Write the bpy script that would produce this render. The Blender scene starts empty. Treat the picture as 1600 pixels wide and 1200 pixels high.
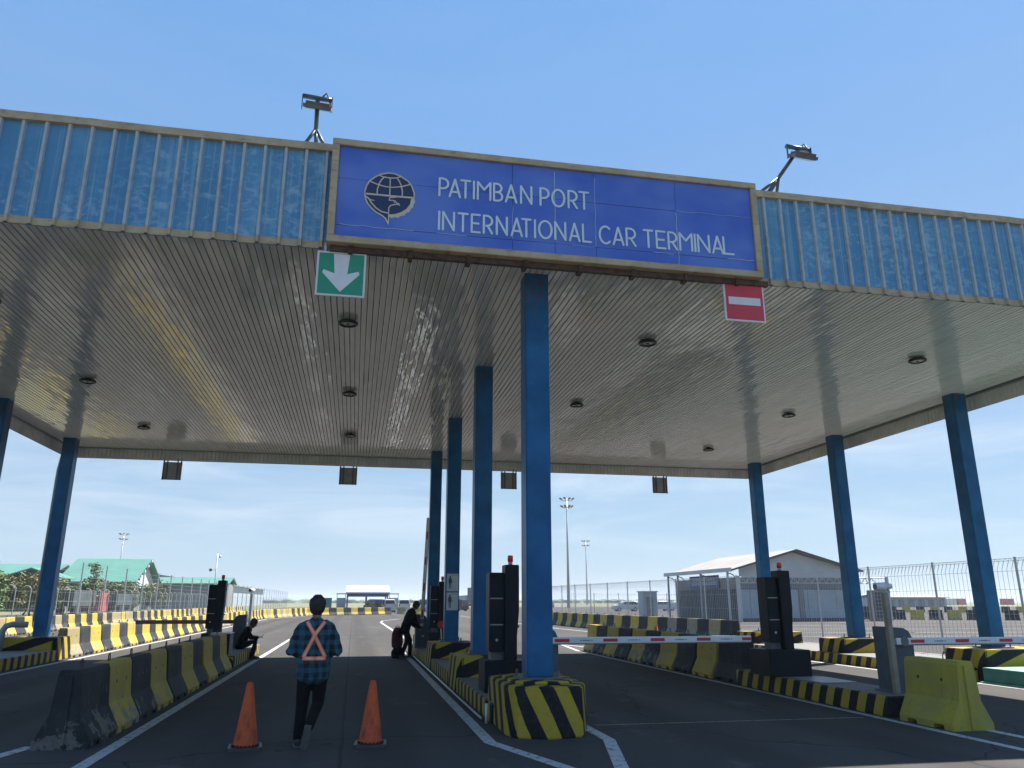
import bpy, bmesh, math, random
from mathutils import Vector, Matrix
from mathutils.bvhtree import BVHTree

random.seed(7)
R = math.radians
scene = bpy.context.scene
COL = scene.collection

# ------------------------------------------------------------------ camera
cam_data = bpy.data.cameras.new('camera')
cam_data.sensor_width = 36.0
cam_data.lens = 1210 / 1600 * 36.0
cam_data.clip_start = 0.1
cam_data.clip_end = 20000
cam = bpy.data.objects.new('camera', cam_data)
cam.location = (0, 0, 1.62)
cam.rotation_euler = (R(90 + 15.65), 0, R(-11.16))
COL.objects.link(cam)
scene.camera = cam

# ------------------------------------------------------------------ light
SUN_DIR = Vector((0.55, 0.30, 1.0)).normalized()
SUN_EL = math.asin(SUN_DIR.z)
SUN_AZ = math.atan2(SUN_DIR.x, SUN_DIR.y)
world = bpy.data.worlds.new('World')
scene.world = world
world.use_nodes = True
wt = world.node_tree
for n in list(wt.nodes):
    wt.nodes.remove(n)


# node helpers -------------------------------------------------------------
def nd(t, typ, props=None, ins=None):
    n = t.nodes.new(typ)
    for k, v in (props or {}).items():
        setattr(n, k, v)
    for k, v in (ins or {}).items():
        s = n.inputs[k]
        if isinstance(v, bpy.types.NodeSocket):
            t.links.new(v, s)
        else:
            s.default_value = v
    return n


def M(t, op, a, b=None, c=None, clamp=False):
    ins = {0: a}
    if b is not None:
        ins[1] = b
    if c is not None:
        ins[2] = c
    return nd(t, 'ShaderNodeMath', {'operation': op, 'use_clamp': clamp}, ins).outputs[0]


def MX(t, f, a, b, blend='MIX'):
    n = nd(t, 'ShaderNodeMix', {'data_type': 'RGBA', 'blend_type': blend})
    for i, v in ((0, f), (6, a), (7, b)):
        if isinstance(v, bpy.types.NodeSocket):
            t.links.new(v, n.inputs[i])
        else:
            if i and len(v) == 3:
                v = (*v, 1)
            n.inputs[i].default_value = v
    return n.outputs[2]


def ramp(t, v, lo, hi, a=0.0, b=1.0):
    return nd(t, 'ShaderNodeMapRange', {'interpolation_type': 'SMOOTHSTEP'},
              {0: v, 1: lo, 2: hi, 3: a, 4: b}).outputs[0]


def noise(t, vec, scale, detail=3, rough=.55, dist=0.0):
    return nd(t, 'ShaderNodeTexNoise', {}, {'Vector': vec, 'Scale': scale, 'Detail': detail,
                                           'Roughness': rough, 'Distortion': dist}).outputs[0]


def vscale(t, vec, s):
    return nd(t, 'ShaderNodeMapping', {}, {'Vector': vec, 'Scale': s}).outputs[0]


def sep(t, vec):
    return nd(t, 'ShaderNodeSeparateXYZ', {}, {0: vec}).outputs


sky = nd(wt, 'ShaderNodeTexSky', {'sky_type': 'NISHITA', 'sun_disc': False, 'sun_elevation': SUN_EL,
                                  'sun_rotation': SUN_AZ, 'altitude': 0.0, 'air_density': 1.0,
                                  'dust_density': 0.3, 'ozone_density': 3.0})
tc = nd(wt, 'ShaderNodeTexCoord')
cl = noise(wt, vscale(wt, tc.outputs['Generated'], (1.6, 1.6, 9.0)), 1.7, 6, .6, .6)
clf = ramp(wt, cl, .36, .72, 0, .6)
el = sep(wt, tc.outputs['Generated'])[2]
band = M(wt, 'MULTIPLY', ramp(wt, el, .02, .10), ramp(wt, el, .13, .30, 1, .04))
clf = M(wt, 'MULTIPLY', clf, band)
grad = MX(wt, ramp(wt, el, -.02, .75), (3.3, 4.8, 6.4), (1.6, 3.7, 7.4))      # milky tropical blue, same all round
skyc = MX(wt, .72, sky.outputs[0], grad)
skyc = MX(wt, clf, skyc, (6.4, 7.2, 8.2))
bg = nd(wt, 'ShaderNodeBackground', {}, {'Color': skyc, 'Strength': 0.051})
wo = nd(wt, 'ShaderNodeOutputWorld', {}, {'Surface': bg.outputs[0]})

sd = bpy.data.lights.new('sun', 'SUN')
sd.energy = 5.0
sd.angle = R(0.53)
sd.color = (1.0, 0.955, 0.89)
sun = bpy.data.objects.new('sun', sd)
sun.rotation_euler = (-SUN_DIR).to_track_quat('-Z', 'Y').to_euler()
sun.location = (20, 10, 40)
COL.objects.link(sun)

scene.view_settings.view_transform = 'Standard'
scene.view_settings.look = 'None'
scene.view_settings.gamma = 1.0
scene.view_settings.use_curve_mapping = False
scene.view_settings.exposure = 1.34
scene.cycles.max_bounces = 8
scene.cycles.diffuse_bounces = 4
scene.cycles.glossy_bounces = 3


# ------------------------------------------------------------------ materials
def newmat(name):
    m = bpy.data.materials.new(name)
    m.use_nodes = True
    t = m.node_tree
    b = t.nodes['Principled BSDF']
    return m, t, b


def setin(t, b, key, v):
    if isinstance(v, bpy.types.NodeSocket):
        t.links.new(v, b.inputs[key])
    else:
        b.inputs[key].default_value = v


def geo_pos(t):
    return nd(t, 'ShaderNodeNewGeometry').outputs['Position']


def obj_co(t):
    return nd(t, 'ShaderNodeTexCoord').outputs['Object']


def bump(t, b, h, strength=.2, dist=.01):
    n = nd(t, 'ShaderNodeBump', {}, {'Strength': strength, 'Distance': dist, 'Height': h})
    t.links.new(n.outputs[0], b.inputs['Normal'])


def plain(name, col, rough=.6, metal=0.0, var=.18, scale=7.0, bmp=0.0, rand=0.0, spec=.5):
    m, t, b = newmat(name)
    co = obj_co(t)
    f = noise(t, co, scale, 4, .6)
    lo = tuple(c * (1 - var) for c in col)
    hi = tuple(min(1, c * (1 + var)) for c in col)
    c = MX(t, ramp(t, f, .3, .7), lo, hi)
    if rand:
        oi = nd(t, 'ShaderNodeObjectInfo').outputs['Random']
        k = M(t, 'MULTIPLY_ADD', oi, 2 * rand, 1 - rand)
        c = nd(t, 'ShaderNodeHueSaturation', {}, {'Color': c, 'Value': k}).outputs[0]
    setin(t, b, 'Base Color', c)
    b.inputs['Roughness'].default_value = rough
    b.inputs['Metallic'].default_value = metal
    b.inputs['Specular IOR Level'].default_value = spec
    if bmp:
        bump(t, b, noise(t, co, scale * 6, 3), bmp, .01)
    return m


def make_asphalt():
    m, t, b = newmat('asphalt')
    p = geo_pos(t)
    fine = noise(t, p, 55, 3, .7)
    mid = noise(t, p, 1.3, 5, .6)
    big = noise(t, vscale(t, p, (1, .25, 1)), .22, 4, .6)
    c = MX(t, ramp(t, fine, .3, .72), (.042, .039, .037), (.092, .085, .078))
    c = MX(t, ramp(t, mid, .35, .7, 0, .45), c, (.052, .049, .046))
    c = MX(t, ramp(t, big, .42, .66, 0, .5), c, (.098, .090, .080))
    # dark oily wheel paths run along the lanes
    x = sep(t, p)[0]
    for x0 in (-1.45, .45, 4.4, 6.3, -6.5, -4.7):
        d = M(t, 'ABSOLUTE', M(t, 'SUBTRACT', x, x0))
        c = MX(t, M(t, 'MULTIPLY', ramp(t, d, .15, .6, .45, 0), ramp(t, big, .3, .6)), c, (.026, .025, .025))
    # oil drips, dusty patches, the paving joint down the middle of the lane
    sp = noise(t, p, 3.1, 2, .5)
    c = MX(t, ramp(t, sp, .70, .75, 0, .6), c, (.018, .018, .018))
    du = noise(t, vscale(t, p, (1, .45, 1)), .9, 6, .7)
    c = MX(t, ramp(t, du, .57, .70, 0, .55), c, (.15, .135, .115))
    d = M(t, 'ABSOLUTE', M(t, 'ADD', x, M(t, 'MULTIPLY_ADD', noise(t, p, .8, 3), .06, .02)))
    c = MX(t, ramp(t, d, .012, .03, .6, 0), c, (.022, .022, .022))
    grit = noise(t, p, 160, 2, .6)
    c = MX(t, ramp(t, grit, .68, .76, 0, .35), c, (.20, .19, .17))
    # hairline cracks
    vo = nd(t, 'ShaderNodeTexVoronoi', {'feature': 'DISTANCE_TO_EDGE'},
            {'Vector': nd(t, 'ShaderNodeVectorMath', {'operation': 'ADD'},
                          {0: p, 1: nd(t, 'ShaderNodeTexNoise', {}, {'Vector': p, 'Scale': 1.2}).outputs[1]}).outputs[0],
             'Scale': .16}).outputs[0]
    c = MX(t, ramp(t, vo, .0, .006, .7, 0), c, (.018, .018, .018))
    setin(t, b, 'Base Color', c)
    b.inputs['Roughness'].default_value = .88
    b.inputs['Specular IOR Level'].default_value = .12
    bump(t, b, fine, .5, .006)
    return m


def make_barrier(name, paint, conc, amount):
    m, t, b = newmat(name)
    co = obj_co(t)
    rnd = nd(t, 'ShaderNodeObjectInfo').outputs['Random']
    off = nd(t, 'ShaderNodeCombineXYZ', {}, {0: M(t, 'MULTIPLY', rnd, 37.0), 1: M(t, 'MULTIPLY', rnd, 91.0), 2: 0.0}).outputs[0]
    v = nd(t, 'ShaderNodeVectorMath', {'operation': 'ADD'}, {0: co, 1: off}).outputs[0]
    n1 = noise(t, v, 4.5, 6, .68)
    n2 = noise(t, v, 19, 4, .6)
    z = sep(t, co)[2]
    low = ramp(t, z, .10, .50, .11, -.03)      # wheels and kicks scuff the foot of a barrier
    w = M(t, 'ADD', M(t, 'ADD', n1, low), M(t, 'MULTIPLY_ADD', rnd, .22, -.11))
    mask = ramp(t, w, amount, amount + .05)
    dirt = ramp(t, n2, .45, .8, 0, .45)
    pc = MX(t, ramp(t, noise(t, v, 2.2, 3), .3, .7), tuple(c * .86 for c in paint), paint)
    pc = MX(t, dirt, pc, tuple(c * .55 + .03 for c in paint))
    cc = MX(t, ramp(t, n2, .3, .7), tuple(c * .75 for c in conc), conc)
    c = MX(t, mask, pc, cc)
    c = MX(t, ramp(t, noise(t, v, 1.6, 5, .65), .36, .72, .05, .42), c, (.22, .20, .155) if paint[0] > .1 else (.085, .085, .08))
    chip = noise(t, v, 34, 3, .6)
    c = MX(t, ramp(t, chip, .70, .73, 0, .8), c, (.10, .095, .085))
    # rain streaks
    st = noise(t, vscale(t, v, (9, 9, .6)), 2.0, 3)
    c = MX(t, ramp(t, st, .58, .75, 0, .35), c, (.10, .095, .085))
    setin(t, b, 'Base Color', c)
    b.inputs['Roughness'].default_value = .75
    b.inputs['Specular IOR Level'].default_value = .22
    bump(t, b, n2, .35, .006)
    return m


def make_stripes(name, kind, period, yellow=(.41, .30, .035), worn=.66):
    """hand-painted yellow and black bands on concrete, laid out in the place's own metres"""
    m, t, b = newmat(name)
    g = nd(t, 'ShaderNodeNewGeometry')
    p = g.outputs['Position']
    wk = .016 if kind == 'nose' else .03
    wob = M(t, 'MULTIPLY_ADD', noise(t, p, 6, 3), wk, -wk / 2)
    x, y, z = sep(t, p)[0:3]
    nx, ny, nz = sep(t, g.outputs['True Normal'])[0:3]
    if kind == 'kerb':
        u = M(t, 'ADD', y, wob)
    elif kind == 'kerb_slant':
        u = M(t, 'ADD', M(t, 'MULTIPLY_ADD', z, .45, y), wob)
    elif kind == 'nose':
        back = M(t, 'MAXIMUM', M(t, 'SUBTRACT', y, 10.02), 0.0)      # bands keep their width round the nose
        sg = M(t, 'MULTIPLY_ADD', M(t, 'GREATER_THAN', x, 2.5), 1.7, -.85)
        u = M(t, 'ADD', M(t, 'MULTIPLY_ADD', back, sg, M(t, 'MULTIPLY_ADD', z, .48, x)), wob)
    else:  # pedestal: slanted bands on the flanks, rising bands on the front
        side = M(t, 'GREATER_THAN', M(t, 'ABSOLUTE', nx), .6)
        us = M(t, 'MULTIPLY_ADD', z, .45, y)
        uf = M(t, 'SUBTRACT', z, M(t, 'MULTIPLY', x, .36))
        u = M(t, 'ADD', nd(t, 'ShaderNodeMix', {}, {0: side, 2: uf, 3: us}).outputs[0], wob)
    f = M(t, 'FRACT', M(t, 'DIVIDE', u, period))
    s = M(t, 'GREATER_THAN', f, .5)
    c = MX(t, s, (.010, .011, .013), yellow)
    n2 = noise(t, p, 16, 5, .65)
    c = MX(t, ramp(t, n2, .45, .8, 0, .28), c, (.10, .09, .07))
    if kind.startswith('kerb'):
        top = M(t, 'GREATER_THAN', nz, .7)
        tcol = MX(t, M(t, 'MULTIPLY', s, .22), (.20, .20, .19), (.34, .30, .16))
        tcol = MX(t, ramp(t, n2, .35, .7), tcol, (.13, .13, .125))
        c = MX(t, top, c, tcol)
    wm = ramp(t, noise(t, p, 7, 6, .7), worn, worn + .05, 0, .9)
    c = MX(t, wm, c, (.24, .23, .21))
    c = MX(t, ramp(t, noise(t, p, 30, 3, .6), .69, .73, 0, .7), c, (.15, .14, .12))
    setin(t, b, 'Base Color', c)
    b.inputs['Roughness'].default_value = .7
    b.inputs['Specular IOR Level'].default_value = .2
    bump(t, b, n2, .25, .006)
    return m


def make_fascia_blue():
    m, t, b = newmat('fascia_blue')
    p = geo_pos(t)
    rnd = nd(t, 'ShaderNodeObjectInfo').outputs['Random']
    a = noise(t, vscale(t, p, (4.5, 1, 7)), 1.3, 6, .65, .9)
    c2 = noise(t, vscale(t, p, (1, 1, 1.6)), .8, 4)
    big = noise(t, p, .42, 3)
    c = MX(t, ramp(t, c2, .35, .68), (.055, .235, .43), (.095, .30, .50))
    c = MX(t, M(t, 'MULTIPLY', rnd, .45), c, (.055, .19, .36))
    lv = M(t, 'MULTIPLY_ADD', rnd, .10, .44)
    k = M(t, 'MULTIPLY', nd(t, 'ShaderNodeMapRange', {}, {0: M(t, 'SUBTRACT', a, lv), 1: 0.0, 2: .20, 3: 0.0, 4: .58}).outputs[0], ramp(t, big, .36, .60, .15, 1))
    c = MX(t, k, c, (.40, .58, .68))
    st = noise(t, vscale(t, p, (16, 1, .35)), 1.6, 5)
    c = MX(t, ramp(t, st, .52, .74, 0, .5), c, (.085, .19, .30))
    st2 = noise(t, vscale(t, p, (22, 1, .3)), 1.3, 4)
    c = MX(t, ramp(t, st2, .50, .72, 0, .6), c, (.26, .42, .53))
    setin(t, b, 'Base Color', c)
    b.inputs['Roughness'].default_value = .5
    return m


def make_slat():
    m, t, b = newmat('ceiling_slat')
    p = geo_pos(t)
    oi = nd(t, 'ShaderNodeObjectInfo').outputs['Random']
    n1 = noise(t, vscale(t, p, (6, .7, 1)), 1.5, 4)
    # dust stains
    n2 = noise(t, p, .55, 4, .6)
    xi = M(t, 'FLOOR', M(t, 'DIVIDE', sep(t, p)[0], .1))
    wn = nd(t, 'ShaderNodeTexWhiteNoise', {'noise_dimensions': '1D'}, {'W': xi}).outputs[0]
    c = MX(t, ramp(t, n1, .3, .7), (.55, .56, .565), (.65, .66, .665))
    c = MX(t, ramp(t, n2, .45, .75, 0, .35), c, (.45, .44, .415))
    c = MX(t, M(t, 'MULTIPLY', wn, .25), c, (.46, .455, .44))
    setin(t, b, 'Base Color', c)
    setin(t, b, 'Roughness', ramp(t, n2, .3, .7, .065, .125))
    b.inputs['Specular IOR Level'].default_value = .62
    # sheet metal is never quite flat: slow waves along each strip
    w = noise(t, vscale(t, p, (2.6, .75, 1)), 1.25, 2)
    bump(t, b, w, .9, .019)
    return m


def make_column():
    m, t, b = newmat('column_blue')
    p = geo_pos(t)
    n1 = noise(t, p, 2.4, 5)
    n2 = noise(t, vscale(t, p, (9, 9, .5)), 1.4, 4)
    c = MX(t, ramp(t, n1, .3, .7), (.004, .080, .205), (.009, .122, .285))
    c = MX(t, ramp(t, n2, .52, .75, 0, .4), c, (.03, .10, .19))
    sc = M(t, 'MULTIPLY', ramp(t, sep(t, p)[2], .6, 2.6, 1, .15), ramp(t, noise(t, vscale(t, p, (6, 6, 14)), 2.5, 6, .7), .60, .66))
    c = MX(t, M(t, 'MULTIPLY', sc, .55), c, (.09, .13, .17))
    # the rust under the head of a column
    z = sep(t, p)[2]
    rust = M(t, 'MULTIPLY', ramp(t, z, 5.6, 6.4, 0, 1), ramp(t, noise(t, p, 14, 5), .45, .62))
    c = MX(t, M(t, 'MULTIPLY', rust, .7), c, (.10, .06, .035))
    c = MX(t, ramp(t, noise(t, p, 11, 4), .66, .72, 0, .5), c, (.03, .15, .30))
    setin(t, b, 'Base Color', c)
    b.inputs['Roughness'].default_value = .4
    b.inputs['Specular IOR Level'].default_value = .2
    return m


def make_sign_blue():
    m, t, b = newmat('sign_blue')
    p = geo_pos(t)
    n1 = noise(t, vscale(t, p, (1, 1, 1.5)), .7, 3)
    c = MX(t, ramp(t, n1, .35, .65), (.045, .11, .50), (.105, .195, .56))
    n2 = noise(t, vscale(t, p, (8, 1, 1)), 2, 4)
    c = MX(t, ramp(t, n2, .55, .75, 0, .25), c, (.12, .20, .55))
    setin(t, b, 'Base Color', c)
    b.inputs['Roughness'].default_value = .42
    return m


def make_tan():
    m, t, b = newmat('tan_trim')
    p = geo_pos(t)
    n1 = noise(t, p, 3.5, 5, .65)
    c = MX(t, ramp(t, n1, .3, .7), (.38, .28, .165), (.49, .38, .235))
    n2 = noise(t, vscale(t, p, (3, 1, 10)), 2.0, 5)
    c = MX(t, ramp(t, n2, .55, .72, 0, .55), c, (.22, .13, .075))
    setin(t, b, 'Base Color', c)
    b.inputs['Roughness'].default_value = .6
    return m


def make_plaid():
    m, t, b = newmat('plaid_cloth')
    co = obj_co(t)
    x, y, z = sep(t, co)[0:3]
    wob = noise(t, co, 5, 2)
    u = M(t, 'MULTIPLY_ADD', wob, .05, M(t, 'ADD', x, M(t, 'MULTIPLY', y, .6)))
    v = M(t, 'MULTIPLY_ADD', wob, .05, z)
    su = M(t, 'GREATER_THAN', M(t, 'FRACT', M(t, 'DIVIDE', u, .105)), .5)
    sv = M(t, 'GREATER_THAN', M(t, 'FRACT', M(t, 'DIVIDE', v, .105)), .5)
    k = M(t, 'MULTIPLY', M(t, 'ADD', su, sv), .5)
    c = MX(t, k, (.012, .088, .125), (.003, .008, .020))
    setin(t, b, 'Base Color', c)
    b.inputs['Roughness'].default_value = .9
    bump(t, b, noise(t, co, 14, 3), .5, .02)
    return m


def make_cone():
    m, t, b = newmat('cone_orange')
    co = obj_co(t)
    n1 = noise(t, co, 9, 5, .65)
    n2 = noise(t, vscale(t, co, (1, 1, .35)), 16, 4)
    z = sep(t, co)[2]
    c = MX(t, ramp(t, n1, .3, .7), (.43, .062, .014), (.56, .095, .022))
    d = M(t, 'MULTIPLY', ramp(t, n2, .48, .7), ramp(t, z, .0, .55, .75, .25))
    c = MX(t, d, c, (.07, .026, .018))
    b.inputs['Specular IOR Level'].default_value = .25
    setin(t, b, 'Base Color', c)
    b.inputs['Roughness'].default_value = .55
    return m


def make_leaf(name, a, b_):
    m, t, b = newmat(name)
    g = geo_pos(t)
    c = MX(t, ramp(t, noise(t, g, 1.3, 3), .3, .7), a, b_)
    setin(t, b, 'Base Color', c)
    b.inputs['Roughness'].default_value = .6
    return m


def make_sea():
    m, t, b = newmat('sea_water')
    p = geo_pos(t)
    c = MX(t, noise(t, p, .01, 3), (.07, .13, .16), (.11, .18, .20))
    setin(t, b, 'Base Color', c)
    b.inputs['Roughness'].default_value = .35
    bump(t, b, noise(t, p, .4, 4), .5, .4)
    return m


def make_ground():
    m, t, b = newmat('dry_ground')
    p = geo_pos(t)
    c = MX(t, ramp(t, noise(t, p, .12, 5), .35, .65), (.10, .12, .05), (.22, .19, .125))
    c = MX(t, ramp(t, noise(t, p, 3, 4), .3, .7, 0, .4), c, (.08, .10, .04))
    setin(t, b, 'Base Color', c)
    b.inputs['Roughness'].default_value = .95
    return m


def make_wear_white():
    m, t, b = newmat('road_paint')
    p = geo_pos(t)
    n = noise(t, p, 9, 6, .7)
    c = MX(t, ramp(t, n, .52, .62, 0, .85), (.44, .44, .43), (.09, .087, .082))
    setin(t, b, 'Base Color', c)
    b.inputs['Roughness'].default_value = .7
    return m


MAT = dict(
    asphalt=make_asphalt(), paint=make_wear_white(), ground=make_ground(), sea=make_sea(),
    yellow=make_barrier('barrier_yellow', (.53, .385, .045), (.28, .26, .21), .635),
    black=make_barrier('barrier_black', (.016, .020, .024), (.17, .165, .15), .675),
    faded=make_barrier('barrier_faded', (.35, .285, .135), (.25, .235, .205), .53),
    lime=make_barrier('barrier_fresh_yellow', (.43, .365, .04), (.28, .265, .22), .66),
    kerb=make_stripes('kerb_stripes', 'kerb', .43),
    kerb_slant=make_stripes('kerb_slanted_stripes', 'kerb_slant', .412),
    nose=make_stripes('nose_stripes', 'nose', .37, worn=.72),
    pedestal=make_stripes('pedestal_stripes', 'ped', .50, worn=.7),
    fascia=make_fascia_blue(), slat=make_slat(), column=make_column(), sign=make_sign_blue(), tan=make_tan(),
    plaid=make_plaid(), cone=make_cone(),
    rib=plain('rib_grey', (.38, .43, .46), .5, 0, .2, 3),
    white=plain('white_paint', (.66, .67, .67), .5, 0, .06, 4),
    letter=plain('letter_white', (.60, .70, .74), .5, 0, .06, 4),
    emblem_tan=plain('emblem_tan', (.62, .52, .40), .5, 0, .08, 6),
    navy=plain('emblem_navy', (.010, .025, .085), .5, 0, .1, 4),
    grey=plain('grey_metal', (.30, .31, .32), .45, .3, .12, 5),
    galv=plain('galvanised', (.42, .44, .46), .45, .5, .12, 9),
    dkgrey=plain('dark_grey', (.10, .105, .11), .5, 0, .2, 5),
    void_shade=plain('void_shade_black', (.03, .03, .03), .9, 0, .1, 2),
    inner=plain('inner_cladding', (.60, .60, .59), .5, .0, .12, 2),
    roof=plain('roof_sheet', (.38, .40, .41), .5, .2, .1, 2),
    rust=plain('rusty_steel', (.075, .045, .03), .8, .1, .45, 9, .3),
    cabinet=plain('cabinet_black', (.005, .009, .014), .5, 0, .25, 6, 0, 0, .22),
    slate=plain('housing_slate', (.045, .075, .095), .45, 0, .18, 5),
    blackp=plain('black_plastic', (.012, .012, .013), .45, 0, .2, 9),
    red=plain('red_paint', (.45, .022, .03), .45, 0, .12, 6),
    beacon=plain('beacon_red', (.70, .045, .025), .25, 0, .06, 6),
    signred=plain('sign_red', (.56, .035, .055), .45, 0, .06, 4),
    green=plain('sign_green', (.012, .27, .15), .45, 0, .08, 4),
    lens=plain('lamp_lens', (.50, .50, .48), .3, 0, .1, 8),
    glass=plain('dark_glass', (.018, .024, .03), .12, 0, .1, 3),
    concrete=plain('concrete', (.32, .31, .285), .85, 0, .2, 6, .3),
    teal=plain('teal_paint', (.03, .17, .13), .6, 0, .2, 4),
    teal_lit=plain('teal_paint_lit', (.16, .36, .29), .7, 0, .15, 4),  # the teal made paler, with sunlight put into the colour
    pipe=plain('pvc_pipe', (.27, .30, .31), .5, 0, .12, 5),
    tealroof=plain('green_roof', (.085, .215, .165), .5, 0, .08, .4),
    bwhite=plain('building_white', (.50, .51, .51), .7, 0, .07, .6),
    bgrey=plain('building_grey', (.20, .21, .21), .7, 0, .1, .8),
    bblue=plain('wall_pale_blue', (.31, .37, .41), .6, 0, .08, .8),
    bdark=plain('wall_dark', (.06, .075, .08), .7, 0, .2, .8),
    broof=plain('sandy_roof', (.27, .25, .23), .7, 0, .1, .5),
    bsign=plain('sign_violet_blue', (.045, .06, .25), .5, 0, .1, 2),
    contred=plain('container_red', (.36, .07, .06), .6, 0, .2, .8),
    carwhite=plain('car_white', (.45, .46, .47), .25, 0, .03, 2),
    carsilver=plain('car_silver', (.42, .44, .46), .25, .4, .05, 2),
    cardark=plain('car_dark', (.03, .034, .04), .25, .2, .1, 2),
    tyre=plain('tyre_rubber', (.018, .018, .018), .85, 0, .2, 9),
    bark=plain('bark', (.13, .095, .065), .9, 0, .3, 6, .5),
    leafA=make_leaf('leaf_bright', (.05, .10, .018), (.12, .17, .035)),
    leafB=make_leaf('leaf_olive', (.07, .085, .025), (.16, .155, .05)),
    leafC=make_leaf('leaf_far', (.09, .13, .07), (.14, .17, .10)),
    skin=plain('skin', (.22, .115, .07), .5, 0, .08, 8),
    hair=plain('hair_black', (.008, .008, .009), .5, 0, .3, 60, .4),
    trousers=plain('black_cloth', (.006, .007, .009), .9, 0, .3, 10, .3, 0, .12),
    jacket=plain('dark_jacket', (.006, .007, .010), .85, 0, .3, 10, .3, 0, .12),
    jeans=plain('navy_cloth', (.008, .013, .026), .85, 0, .3, 12, .3, 0, .12),
    shoe=plain('shoe_grey', (.035, .035, .04), .7, 0, .3, 14),
    sole=plain('shoe_sole', (.10, .10, .10), .7, 0, .2, 14),
    harness=plain('harness_orange', (.85, .22, .11), .6, 0, .06, 10),
    harness_in=plain('harness_reflective', (.80, .42, .30), .4, 0, .06, 10),
    maroon=plain('maroon_cloth', (.05, .005, .013), .8, 0, .2, 10, .3),
    collar=plain('collar_grey', (.10, .12, .15), .9, 0, .2, 20, 0, 0, .2),
    post_tan=plain('post_tan', (.27, .235, .18), .7, .1, .2, 5),
    paper=plain('poster_paper', (.50, .55, .58), .6, 0, .06, 6),
    print_=plain('poster_print', (.03, .07, .11), .6, 0, .2, 12),
    phone=plain('phone_black', (.01, .01, .012), .2, 0, .1, 4),
)


# ------------------------------------------------------------------ mesh helpers
class MB:
    def __init__(s):
        s.v, s.f, s.mi = [], [], []

    def add(s, vs, fs, mi=0):
        o = len(s.v)
        s.v += [tuple(p) for p in vs]
        s.f += [tuple(i + o for i in f) for f in fs]
        s.mi += [mi] * len(fs)
        return s

    def box(s, x0, x1, y0, y1, z0, z1, mi=0, T=None):
        vs = [Vector((x, y, z)) for z in (z0, z1) for y in (y0, y1) for x in (x0, x1)]
        if T is not None:
            vs = [T @ v for v in vs]
        return s.add(vs, [(0, 2, 3, 1), (4, 5, 7, 6), (0, 1, 5, 4), (2, 6, 7, 3), (0, 4, 6, 2), (1, 3, 7, 5)], mi)

    def loft(s, secs, mi=0, cap=True, closed=True):
        n = len(secs[0])
        vs = [p for q in secs for p in q]
        fs = []
        rng = range(n if closed else n - 1)
        for k in range(len(secs) - 1):
            for i in rng:
                j = (i + 1) % n
                fs.append((k * n + i, k * n + j, (k + 1) * n + j, (k + 1) * n + i))
        if cap:
            fs.append(tuple(range(n))[::-1])
            fs.append(tuple((len(secs) - 1) * n + i for i in range(n)))
        return s.add(vs, fs, mi)

    def cyl(s, p0, p1, r0, r1=None, n=10, mi=0, cap=True):
        p0, p1 = Vector(p0), Vector(p1)
        r1 = r0 if r1 is None else r1
        d = (p1 - p0).normalized()
        a = d.orthogonal().normalized()
        b = d.cross(a)
        ring = lambda p, r: [p + a * (r * math.cos(2 * math.pi * i / n)) + b * (r * math.sin(2 * math.pi * i / n)) for i in range(n)]
        return s.loft([ring(p0, r0), ring(p1, r1)], mi, cap)

    def tube(s, pts, r, n=8, mi=0):
        pts = [Vector(p) for p in pts]
        secs = []
        a = None
        for i, p in enumerate(pts):
            d = ((pts[i + 1] if i + 1 < len(pts) else p) - (pts[i - 1] if i else p)).normalized()
            a = d.orthogonal().normalized() if a is None else (a - d * a.dot(d)).normalized()
            b = d.cross(a)
            rr = r[i] if isinstance(r, (list, tuple)) else r
            secs.append([p + a * (rr * math.cos(2 * math.pi * k / n)) + b * (rr * math.sin(2 * math.pi * k / n)) for k in range(n)])
        return s.loft(secs, mi)

    def prism(s, poly, z0, z1, mi=0, inset=0.0, mi_top=None):
        """poly in xy (counter-clockwise), straight or battered walls"""
        c = Vector((sum(p[0] for p in poly) / len(poly), sum(p[1] for p in poly) / len(poly)))
        top = []
        for p in poly:
            d = Vector(p) - c
            top.append(c + d * (1 - inset / max(d.length, .001)))
        n = len(poly)
        vs = [(p[0], p[1], z0) for p in poly] + [(p[0], p[1], z1) for p in top]
        fs = [(i, (i + 1) % n, n + (i + 1) % n, n + i) for i in range(n)]
        s.add(vs, fs, mi)
        s.add(vs, [tuple(range(n))[::-1]], mi)
        s.add(vs, [tuple(range(n, 2 * n))], mi if mi_top is None else mi_top)
        return s

    def lathe(s, prof, n=20, c=(0, 0, 0), mi=0):
        secs = []
        for r, z in prof:
            secs.append([(c[0] + r * math.cos(2 * math.pi * i / n), c[1] + r * math.sin(2 * math.pi * i / n), c[2] + z) for i in range(n)])
        return s.loft(secs, mi)

    def mesh(s, name, mats, smooth=False, bevel=0.0):
        me = bpy.data.meshes.new(name)
        me.from_pydata(s.v, [], s.f)
        for m in (mats if isinstance(mats, (list, tuple)) else [mats]):
            me.materials.append(MAT[m])
        me.polygons.foreach_set('material_index', s.mi)
        bm = bmesh.new()
        bm.from_mesh(me)
        if bevel:
            bmesh.ops.remove_doubles(bm, verts=bm.verts, dist=1e-5)
            ed = [e for e in bm.edges if len(e.link_faces) == 2 and e.calc_face_angle(0) > .6]
            bmesh.ops.bevel(bm, geom=ed, offset=bevel, segments=2, affect='EDGES', clamp_overlap=True)
        bmesh.ops.recalc_face_normals(bm, faces=bm.faces)
        bm.to_mesh(me)
        bm.free()
        if smooth:
            me.polygons.foreach_set('use_smooth', [True] * len(me.polygons))
        me.update()
        return me

    def build(s, name, mats, parent=None, smooth=False, bevel=0.0, world=False, loc=None):
        return place(name, s.mesh(name, mats, smooth, bevel), parent, world, loc)


PM = {}


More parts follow.
